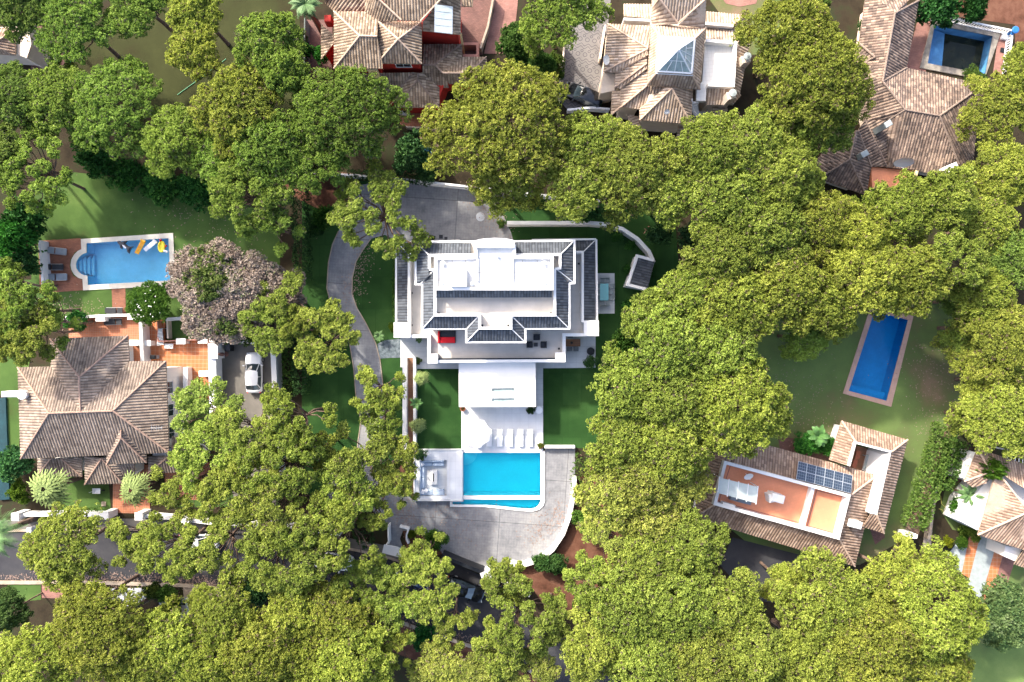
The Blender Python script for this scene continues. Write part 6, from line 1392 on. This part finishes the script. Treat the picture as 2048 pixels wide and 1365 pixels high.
# ================================================================== TREES
Y = (1.08, 1.03, .95); GR = (.80, .93, .90); DK = (.62, .75, .8); PLY = (1.18, 1.08, 1.25); LIT = (1.0, 1.12, 1.3)
TREES = [
 (1952,702,62,6.5,'pine','pine on the right lawn edge level with the pool end',Y), (1952,835,52,6.5,'pine','small pine at the top of the darker leafy hedge',Y), (1928,600,46,6.5,'pine','low pine at the top right corner of right lawn',GR),
 # px, py, radius px, height m, kind, label, tint
 (150,50,78,9.5,'pine','wide pine crown above the mauve paving at upper left',GR), (40,12,58,9.5,'pine','pine crown cut by the top left corner',DK), (285,8,60,9.5,'pine','pine crown cut by the top edge right of the mauve paving',GR),
 (395,25,56,9.5,'pine','upper lobe pine of the stacked pair on the dark lawn',Y), (394,98,54,9.5,'pine','lower pine of the stacked pair on the dark lawn',Y), (222,215,100,9.5,'pine','broad round pine directly above the left lawn',GR), (110,205,68,9.5,'pine','pine between the left edge and the broad round pine',GR),
 (30,200,66,9.5,'pine','pine touching the left edge below the tiled house corner',DK), (540,90,62,12,'pine','topmost lobe of the tall pine left of red house fence',GR), (575,150,50,12,'pine','pine crown against the mesh fence of red house',GR), (488,215,92,12,'pine','big crown right of the green hose',Y),
 (355,285,72,9.5,'pine','pine crown hanging over the top right of left lawn',GR), (545,300,80,12,'pine','pine crown between green hose pine and the forecourt',GR), (15,310,50,9.5,'pine','shaded pine on the left edge beside the bare branches',DK), (75,345,80,9.5,'open','bare branched pine at the top left corner of left lawn',GR),
 (505,385,72,11,'open','open pine with spreading bare limbs right of left lawn',GR), (545,445,58,10,'open','open pine above the dry tree on its right',GR), (450,330,55,9.5,'pine','small pine crown at the right end of left lawn hedge',GR), (690,230,112,13,'pine','very large dome pine below the red house patio',GR), (640,330,60,11,'open','thin pine above the forecourt wall corner',GR),
 (762,428,92,10,'open','open umbrella pine over the north forecourt driveway',None), (1000,255,134,13,'pine','largest bright dome pine above the grey forecourt',Y), (1010,370,70,10,'pine','lower skirt pine touching the grey forecourt',Y), (1120,20,78,11,'pine','pine at the top edge left of patterned courtyard',GR), (1035,85,42,7,'broad','pale green leafy tree beside the pink driveway',LIT),
 (1075,130,34,6,'broad','sparse pale tree on the bare ground left of courtyard',LIT), (1180,300,70,11,'pine','pine crown below the black car',None), (1160,375,62,11,'pine','pine crown hanging over the white curved wall start',None), (1262,343,82,12,'pine','pine right below the cream villa entrance',None), (1335,395,58,11,'pine','pine crown above the seesaw',None),
 (1335,322,50,11,'pine','pine crown touching the cream villa south wall',None), (1418,308,68,12,'pine','pine crown below the curved stair',None), (1495,290,80,12,'pine','pine crown right of the grey raised patio',None), (1578,75,86,12,'pine','pine at the top edge left of the old brown roof',Y), (1634,165,110,13,'pine','huge dome pine left of the old brown roof',Y),
 (1632,255,70,11,'pine','shaded lower side pine of the huge dome',GR), (1562,350,80,12,'pine','pine below the huge dome near dark roof gable',None), (1455,400,90,12,'pine','pine crown two rows below the curved stair',None), (1632,450,72,11,'pine','pine crown left of the murky terracotta terrace',Y), (1530,470,90,12,'pine','pine at the centre of the right hand wood',None),
 (1440,510,80,12,'pine','pine right of the seesaw lawn',None), (1392,585,72,11,'pine','pine behind the slate roofed garden shed',None), (1302,640,58,9,'pine','small pine at the edge of the turquoise dining area',None), (1470,610,88,12,'pine','pine in the wood right of the shed, second row',Y), (1570,580,84,12,'pine','pine in the wood above the right lawn',Y),
 (1650,610,72,11,'pine','pine overhanging the top left of the right lawn',Y), (1605,672,48,8,'pine','low shaded pine over the right lawn corner',GR), (1330,700,88,12,'pine','pine nearest the east lawn white wall end',None), (1440,710,84,12,'pine','pine in the wood left of the right lawn',None), (1255,790,78,11,'pine','pine bordering the middle of the east lawn',None),
 (1350,800,86,12,'pine','pine in the wood level with the porch roof',None), (1478,815,104,13,'pine','great round pine jutting into the right lawn',Y), (1240,880,72,11,'pine','pine over the corner of east lawn and side drive',None), (1338,900,72,12,'pine','pine in the wood level with the turquoise pool',None), (1720,470,66,11,'pine','pine below the terracotta roof terrace',Y),
 (1800,420,72,11,'pine','pine touching the white chimney of old roof',Y), (1880,400,62,11,'pine','pine at the lower right corner of the old roof',Y), (1735,560,84,12,'pine','pine above the deep blue pool, left',Y), (1820,560,76,12,'pine','pine overhanging the top of deep blue pool',Y), (1900,520,56,11,'open','thin pine over red bare ground right of blue pool',None),
 (1960,450,78,9,'pine','pine on the right side above the far right dark gap',Y), (2000,350,72,9,'pine','pine at the right edge below the murky pool',Y), (1998,215,72,9,'pine','pine at the right corner of murky pool',Y), (2045,150,50,9,'pine','pine cut by the right edge beside balustrade',Y), (1965,590,64,9,'pine','pine right of the lawn shadow, upper',Y),
 (2035,520,56,9,'pine','dark pine on the right edge by the dark gap',DK), (2000,680,86,9,'pine','pine on the right edge level with the blue pool',Y), (1982,765,76,7,'pine','pine at the top of the long green hedge',Y), (2005,840,78,9,'pine','pine above the far right tiled house',Y), (1938,655,52,6.5,'pine','small pine at the right lawn dark corner',GR),
 (1215,990,60,10,'pine','pine leaning over the curved retaining wall',PLY), (1290,960,74,11,'pine','pale feathery pine left of the solar house',PLY), (1358,960,60,10,'pine','pale pine touching the solar house roof',PLY), (1310,1040,72,10,'pine','pale pine between curved wall and solar house',PLY), (1225,1075,62,9,'open','thin pine showing branches right of curved wall',PLY),
 (1386,1085,62,11,'pine','dark sided pine by the black asphalt court',None), (1300,1130,80,11,'pine','pine in the lower wood left of the asphalt court',None), (1450,1210,78,11,'pine','pine crown below the black asphalt court',None), (1360,1220,86,12,'pine','pine in the lower wood, centre',None), (1260,1220,84,12,'pine','pine in the lower wood right of the road end',None),
 (1180,1160,52,9,'open','small open pine above the road end',None), (1190,1290,72,11,'pine','pine at the bottom edge right of the road end',None), (1300,1320,84,12,'pine','pine cut by the bottom edge, right of road end',None), (1410,1320,84,12,'pine','pine cut by the bottom edge below asphalt court',None), (1510,1310,78,12,'pine','pine cut by the bottom edge left of great crowns',None),
 (1566,1165,44,8,'pine','small round pine at the corner of asphalt court',Y), (1662,1214,98,12,'pine','big crown directly below the solar house roof',Y), (1792,1158,76,11,'pine','rounded pine right below the green hedge gate',Y), (1875,1225,104,13,'pine','huge crown beside the striped driveway',Y), (1745,1290,108,13,'pine','huge crown at the bottom between the great pines',Y),
 (1620,1320,92,12,'pine','crown at the bottom edge left of the huge ones',Y), (1860,1330,76,11,'pine','crown at the bottom edge near the striped driveway',Y), (2015,1235,66,6,'broad','pale grey green leafy tree at the lower right edge',(1.25,1.15,2.2)),
 (205,1265,104,12,'pine','big round pine below the road at lower left',Y), (75,1330,84,11,'pine','pine at the bottom left corner',Y), (300,1320,84,11,'pine','pine at the bottom edge, third from left corner',Y), (190,1205,52,10,'pine','small pine touching the kerb at lower left',Y), (12,1225,40,7,'broad','grey green bushy tree at the left edge below road',(1.1,1.0,1.6)),
 (345,1285,62,11,'pine','pine left of the small shaded garden below road',Y), (450,1235,78,11,'pine','pine right of the small shaded garden below road',Y), (530,1310,82,12,'pine','pine at the bottom edge below the road bend',Y), (590,1225,60,11,'pine','pine touching the road kerb, middle',Y), (420,1330,74,11,'pine','pine at the bottom edge under the shaded garden',Y),
 (672,1240,78,11,'pine','pine just below the road opposite the gate',Y), (705,1325,84,12,'pine','dense pine at the bottom edge left of red earth bank',Y), (620,1325,66,11,'pine','pine squeezed at the bottom edge left of the dense one',Y), (785,1290,40,9,'open','small pine on the red earth bank',Y), (875,1340,52,8,'pine','low pine cluster at the bottom edge on the bank',PLY), (960,1345,52,8,'pine','low pale pine at the bottom edge below road',PLY), (1060,1345,52,8,'open','low thin pine at the bottom edge by the road end',PLY),
 (48,612,62,11,'open','open pine left of the brick pool deck',GR), (48,660,72,11,'open','open pine above the brown house on the left edge',None), (100,640,55,9,'open','open pine overlapping the top wall of left patio',GR), (10,560,40,10,'pine','pine crown on the left edge above the brown house',GR),
 (655,678,64,9,'open','isolated open pine over the lawn left of drive',None), (575,600,52,8,'open','open pine beside the dry tree, upper',None), (545,650,56,8,'open','open pine beside the dry tree, lower',None), (600,655,34,9,'open','small open pine between dry tree and the drive',None),
 (425,822,68,8,'open','bright leafy pine at the right of brown house',LIT), (500,860,66,10,'open','thin pine over the lower car yard',None), (595,835,78,11,'open','dense looking pine right of the car yard wall',None), (565,930,78,11,'open','open pine below the car yard wall',None), (430,915,70,9,'open','open pine over the brown house lower roof',None),
 (365,975,56,8,'open','small open pine right of the tiled entrance path',None), (470,990,66,10,'open','open pine at the foot of the yard wall',None), (560,1010,72,11,'open','open pine above the front wall',None), (640,900,40,9,'open','small pine dipping to the dark lawn',None),
 (130,1095,78,10,'pine','lone roadside pine standing over the pavement at left',None), (276,1078,54,9,'open','scattered pine branches over the road, left of white car',None), (345,1095,62,10,'open','open pine partly covering the white roadside car',None), (440,1090,62,10,'open','open pine right of the white roadside car',None),
 (545,1110,66,11,'open','pine spreading over the road middle',None), (620,1130,70,11,'open','pine covering the half hidden white car',None), (690,1065,78,11,'open','dense pine left of the entrance canopy',None), (600,1060,52,11,'open','pine between the front wall and entrance',None), (745,1020,38,9,'open','small pine above the hooked white wall',None),
 (755,780,48,9,'open','pine over the upper west drive',None), (765,830,42,9,'open','pine beside the ramp wall, middle',None), (720,920,66,10,'open','pine over the lower west drive',None), (790,920,52,9,'open','pine against the raised lounge',None), (800,970,38,9,'open','drooping pine at the lounge lower corner',None), (690,975,60,10,'open','pine above the drive junction',None),
 (700,1160,48,9,'open','open pine over the road left of the gate road',None), (765,1172,50,9,'open','open pine over the dark road by the entrance canopy',None), (905,1240,46,8,'open','small open pine over the road below the black car',None), (745,1235,46,8,'open','small open pine reaching over the lower kerb near the bank',None),
 (850,1105,44,7,'open','small pine on the planted island, upper',None), (855,1165,62,9,'open','open pine over the entrance road, middle',None), (800,1215,56,9,'open','open pine below the entrance road',None), (1015,1160,46,8,'open','open pine right of the gate pillar',None), (1040,1230,78,10,'open','sprawling open pine over the road by the gate',None), (1000,1290,50,9,'open','open pine overhanging the lower kerb',None), (1110,1240,52,9,'open','open pine where the road disappears',None),
]
for t in TREES: tree(*t)
tree(455,585,112,7.5,'dead','large half dead tree with bare grey pink twigs right of left pool',None,'dry_tree','tree',None)
tree(432,560,64,8,'broad','olive green living part of crown growing through the dry tree',(1.3,1.0,1.4),'leafy_tree','tree',None)
tree(470,640,52,7,'broad','dull green tree at the lower edge of the dry tree',(1.1,.9,1.2),'leafy_tree','tree',None)
ft_ = tree(299,607,43,3.6,'broad','round glossy bush with white flowers below left pool',(.9,1.1,.8),'flowering_bush','bush',None)
fl = MB(); rnd = random.Random(9); q = P(299,607,3.0)
for i in range(30):
    a = rnd.uniform(0,6.28); r_ = 2.2*math.sqrt(rnd.random()); z = 3.95 - .28*r_*r_ + rnd.uniform(-.05,.15); x, y = q.x + r_*math.cos(a), q.y + r_*math.sin(a)
    for k in range(3): t = rnd.uniform(0,3); fl.add([(x-.09*math.cos(t), y-.09*math.sin(t), z), (x+.03, y-.02, z+.05), (x+.09*math.cos(t), y+.09*math.sin(t), z+.02), (x-.02, y+.04, z+.04)], [(0,1,2,3)])
fo = fl.build('blossoms', M['flower']); bpy.data.objects.remove(bpy.data.objects[fo.name]) if 0 else None
fo.parent = ft_; fo.matrix_parent_inverse = Matrix.LocRotScale(ft_.location, ft_.rotation_euler, ft_.scale).inverted()
SHRUBS = [ # px,py,r,h,kind,label,tint
 (648,435,22,3,'bush','green shrub in the dark lawn left of forecourt',(.5,.7,.6)), (630,460,14,2,'shrub','small dark shrub below the one left of forecourt',(1.5,1.5,1.5)), (830,300,34,4,'shrub','large grey green shrub behind the forecourt wall',(2.2,2,2.4)), (808,325,24,3,'shrub','dark shrub behind the forecourt wall, left',(1.5,1.5,1.7)), (850,340,22,3,'shrub','dark shrub behind the forecourt wall, right',(1.5,1.5,1.7)),
 (190,300,44,3,'shrub','dark shrub under pines at the top of left lawn',(1.2,1.6,1)), (255,350,34,2.5,'shrub','rounded shrub at the top edge of left lawn, middle',(1.3,1.8,1)), (320,365,38,2.5,'shrub','rounded shrub at the top edge of left lawn, right',(1.3,1.8,1)), (385,385,36,2.5,'shrub','dark shrub at the top right corner of left lawn',(1,1.5,1)),
 (25,480,40,5,'shrub','dark round tree left of the brick deck, upper',(1.4,2.2,1.1)), (45,430,40,4,'shrub','dark shrub mass at the left end of left lawn',(1,1.4,1)), (50,520,24,4,'shrub','dark shrub beside the white deck wall',(1.2,1.4,1.4)), (25,930,36,3,'shrub','blue green shrub covering the teal strip',(2,2.2,2.4)), (35,985,20,2,'bush','yellow green bush left of the big fan palm',(1.1,1.1,.6)),
 (150,640,20,2,'shrub','dark shrub at the left end of patio wall',(1.5,2.2,1.5)), (1090,165,30,2.5,'bush','tangled shrub between the pines and courtyard wall',(.9,.8,.8)), (1108,130,22,2.5,'bush','dry green shrub against the courtyard wall',(.8,.8,.7)), (640,110,16,2.5,'shrub','dark creeper shrub left of red house patio',(1.5,2.4,1.3)), (612,100,12,2.5,'shrub','narrow dark shrub by the mesh fence',(1.5,2,1.3)),
 (1240,690,26,3,'bush','dark green bush beside the east lawn wall end',(.6,.8,.7)), (1262,612,16,2,'shrub','shrub below the garden shed corner',(1.6,2,1.4)), (1236,475,10,1.6,'shrub','small plant inside the curved wall, upper',(1.8,2.3,1.6)), (1262,492,10,1.6,'shrub','small plant inside the curved wall, lower',(1.8,2.3,1.6)), (1255,540,9,1.6,'shrub','thin plant along the shed left wall',(1.8,2.2,1.5)),
 (1320,470,22,3,'shrub','grey shrub in the dark corner right of seesaw',(2,1.9,2.2)), (1385,470,26,4,'shrub','grey dead looking shrub under the pines by seesaw',(2.4,2,2.4)), (1180,420,22,2.5,'shrub','grey shrub just outside the curved wall',(1.6,1.8,1.8)), (1745,400,20,4,'shrub','dark cypress like tree at the old house terrace',(1.2,2.2,1)), (1880,8,44,4,'shrub','dark green tree at the top edge above the murky pool',(.8,1.2,.9)), (1950,15,24,3,'shrub','dark shrub at the top edge left of red earth',(.8,1.2,.9)),
 (1950,158,22,.8,'bush','dry weeds along the lower coping of murky pool',(.8,.8,.7)), (1730,50,12,2,'bush','white flowering climber left of old brown roof',(1.2,1.2,1.8)), (1640,15,16,3,'bush','bush at the top edge left of old roof',(.9,.9,1)), (1615,885,24,1.5,'shrub','low dark shrub left of the banana plant',(1.5,2.4,1.2)), (1655,892,20,1.5,'shrub','low dark shrub below the banana plant',(1.5,2.4,1.2)),
 (1920,1015,18,2,'bush','bright bush against far right white wall',(.7,1,.6)), (1945,1060,20,1.5,'bush','yellowing bush below far right white wall',(1,.9,.6)), (1925,1085,12,1.2,'bush','small plant at the top of striped driveway',(.8,1,.6)), (1895,1085,10,1,'bush','yellow flowering weed left of striped driveway',(1.6,1.1,.3)), (1985,940,20,6,'bush','tuft of weeds growing on the far right roof',(.9,1,.6)),
 (870,1080,20,2,'bush','green shrub on the planted island',(.7,.9,.7)), (822,1068,9,.8,'bush','yellow tuft at the tip of planted island',(1.5,1.1,.5)), (1085,1125,18,2,'shrub','grey shrub outside the curved retaining wall, lower',(2,2,1.8)), (1118,1130,18,2,'shrub','dark green shrub on the red earth slope',(1.2,1.2,1.1)), (1170,1040,22,3,'bush','light bush on the red earth slope',(1.1,1.2,1)),
 (335,1190,20,2,'shrub','red and green shrub below the road, right',(2.4,2,1.2)), (305,1185,16,2,'shrub','red and green shrub below the road, left',(2.6,1.7,1.2)), (345,1215,14,2.5,'bush','bright shrub at the shaded garden corner',(.6,.9,.6)), (505,1190,26,2.5,'shrub','grey blue shrub touching the kerb',(2,2,2.4)), (845,1275,26,2,'shrub','dark green shrub on the red earth bank',(1,2,1.6)),
 (1170,1205,24,3,'bush','bush beside the vanishing road',(.9,1,.8)), (785,655,8,.8,'bush','low yellow tuft by the west lawn edge',(1.2,1.1,.5)), (520,770,18,3,'shrub','x',None)][:-1]
for t in SHRUBS: tree(*t, cat='shrub', group='garden shrubs')
hedge(ID, [(597,345),(604,470),(606,560)], 1.4, 2.6, 'tall dark clipped hedge between left lawn and villa drive, upper', 'hedge', 3)
hedge(ID, [(597,640),(600,720),(604,790)], 1.3, 2.6, 'tall dark hedge between car yard and villa lawn, blue green', 'hedge', 4)
hedge(ID, [(572,560),(574,640),(577,785)], .9, 1.4, 'lighter loose hedge just right of the car yard wall', 'broad', 5, tint=.3)
hedge(ID, [(1893,850),(1878,900),(1858,960),(1838,1020),(1826,1055)], 1.9, 2.2, 'long bright green hedge between right lawn and far right house', 'broad', 6, 16, .75, .26)
hedge(ID, [(1912,880),(1898,935),(1880,975)], 1.4, 2.4, 'darker leafy hedge backing the bright green one', 'broad', 7, 14, .35, .26)
hedge(ID, [(792,505),(791,560),(791,640)], .5, .9, 'low flowering hedge along the west wall of the villa', 'broad', 8, 16, .3, .16)
hedge(ID, [(700,350),(760,352),(860,362)], .7, 2.0, 'dark green creeper hedge behind the forecourt wall', 'hedge', 9)
hedge(ID, [(130,1024),(165,1022),(205,1020)], .5, .8, 'low hedge inside the front wall by the lawn', 'broad', 10, 14, .4, .16)
hedge(ID, [(607,70),(606,120),(604,165)], .5, 2.0, 'ivy covered fence between dark lawn and red house', 'hedge', 11)
hedge(ID, [(1165,905),(1150,950),(1160,1010)], 1.0, 1.0, 'low planting outside the curved retaining wall', 'broad', 12, 8, .5)
hedge(ID, [(690,1030),(720,1060),(740,1090)], 1.6, 1.0, 'dark planting beside the drive junction', 'hedge', 13)
# fallen needles and leaves along the edges of road and drives
def litter(name, spots, n, label, seed, mat='greybark'):
    rng = random.Random(seed); m = MB()
    for _ in range(n):
        (x0, y0), (x1, y1), sp = rng.choice(spots); t = rng.random(); q = P(x0 + (x1-x0)*t + rng.gauss(0, sp), y0 + (y1-y0)*t + rng.gauss(0, sp)); a = rng.uniform(0, 3.1); L = rng.uniform(.04, .13); w_ = L * .4; z = .062 + rng.uniform(0, .02)
        dx, dy = math.cos(a) * L, math.sin(a) * L; ex, ey = -math.sin(a) * w_, math.cos(a) * w_
        m.add([(q.x-dx, q.y-dy, z), (q.x+ex, q.y+ey, z+.015), (q.x+dx, q.y+dy, z), (q.x-ex, q.y-ey, z+.01)], [(0,1,2,3)])
    o = m.build(name, M[mat]); tag(o, label, 'leaf litter', None, 'stuff')
litter('leaf_litter', [((0,1155),(380,1160),5),((380,1160),(600,1185),5),((600,1185),(950,1285),7),((200,1160),(500,1170),12)], 2600, 'fallen brown needles along the lower edge of the road', 21)
litter('leaf_litter', [((850,1010),(950,1060),28),((1060,1080),(1130,1020),14),((790,1010),(830,1050),14),((950,390),(1010,460),18),((730,500),(700,600),12)], 1500, 'scattered needles on the grey driveways', 22)
litter('leaf_litter', [((1560,760),(1650,860),45),((1840,700),(1880,900),30),((110,620),(200,640),20),((300,380),(500,460),40)], 1500, 'fallen leaves scattered on the neighbours lawns', 23)
# settle kinds: walls, gates, fences and posts are things of their own
for o in list(bpy.data.objects):
    if o.parent is None and 'category' in o and 'kind' not in o: o['kind'] = 'thing'
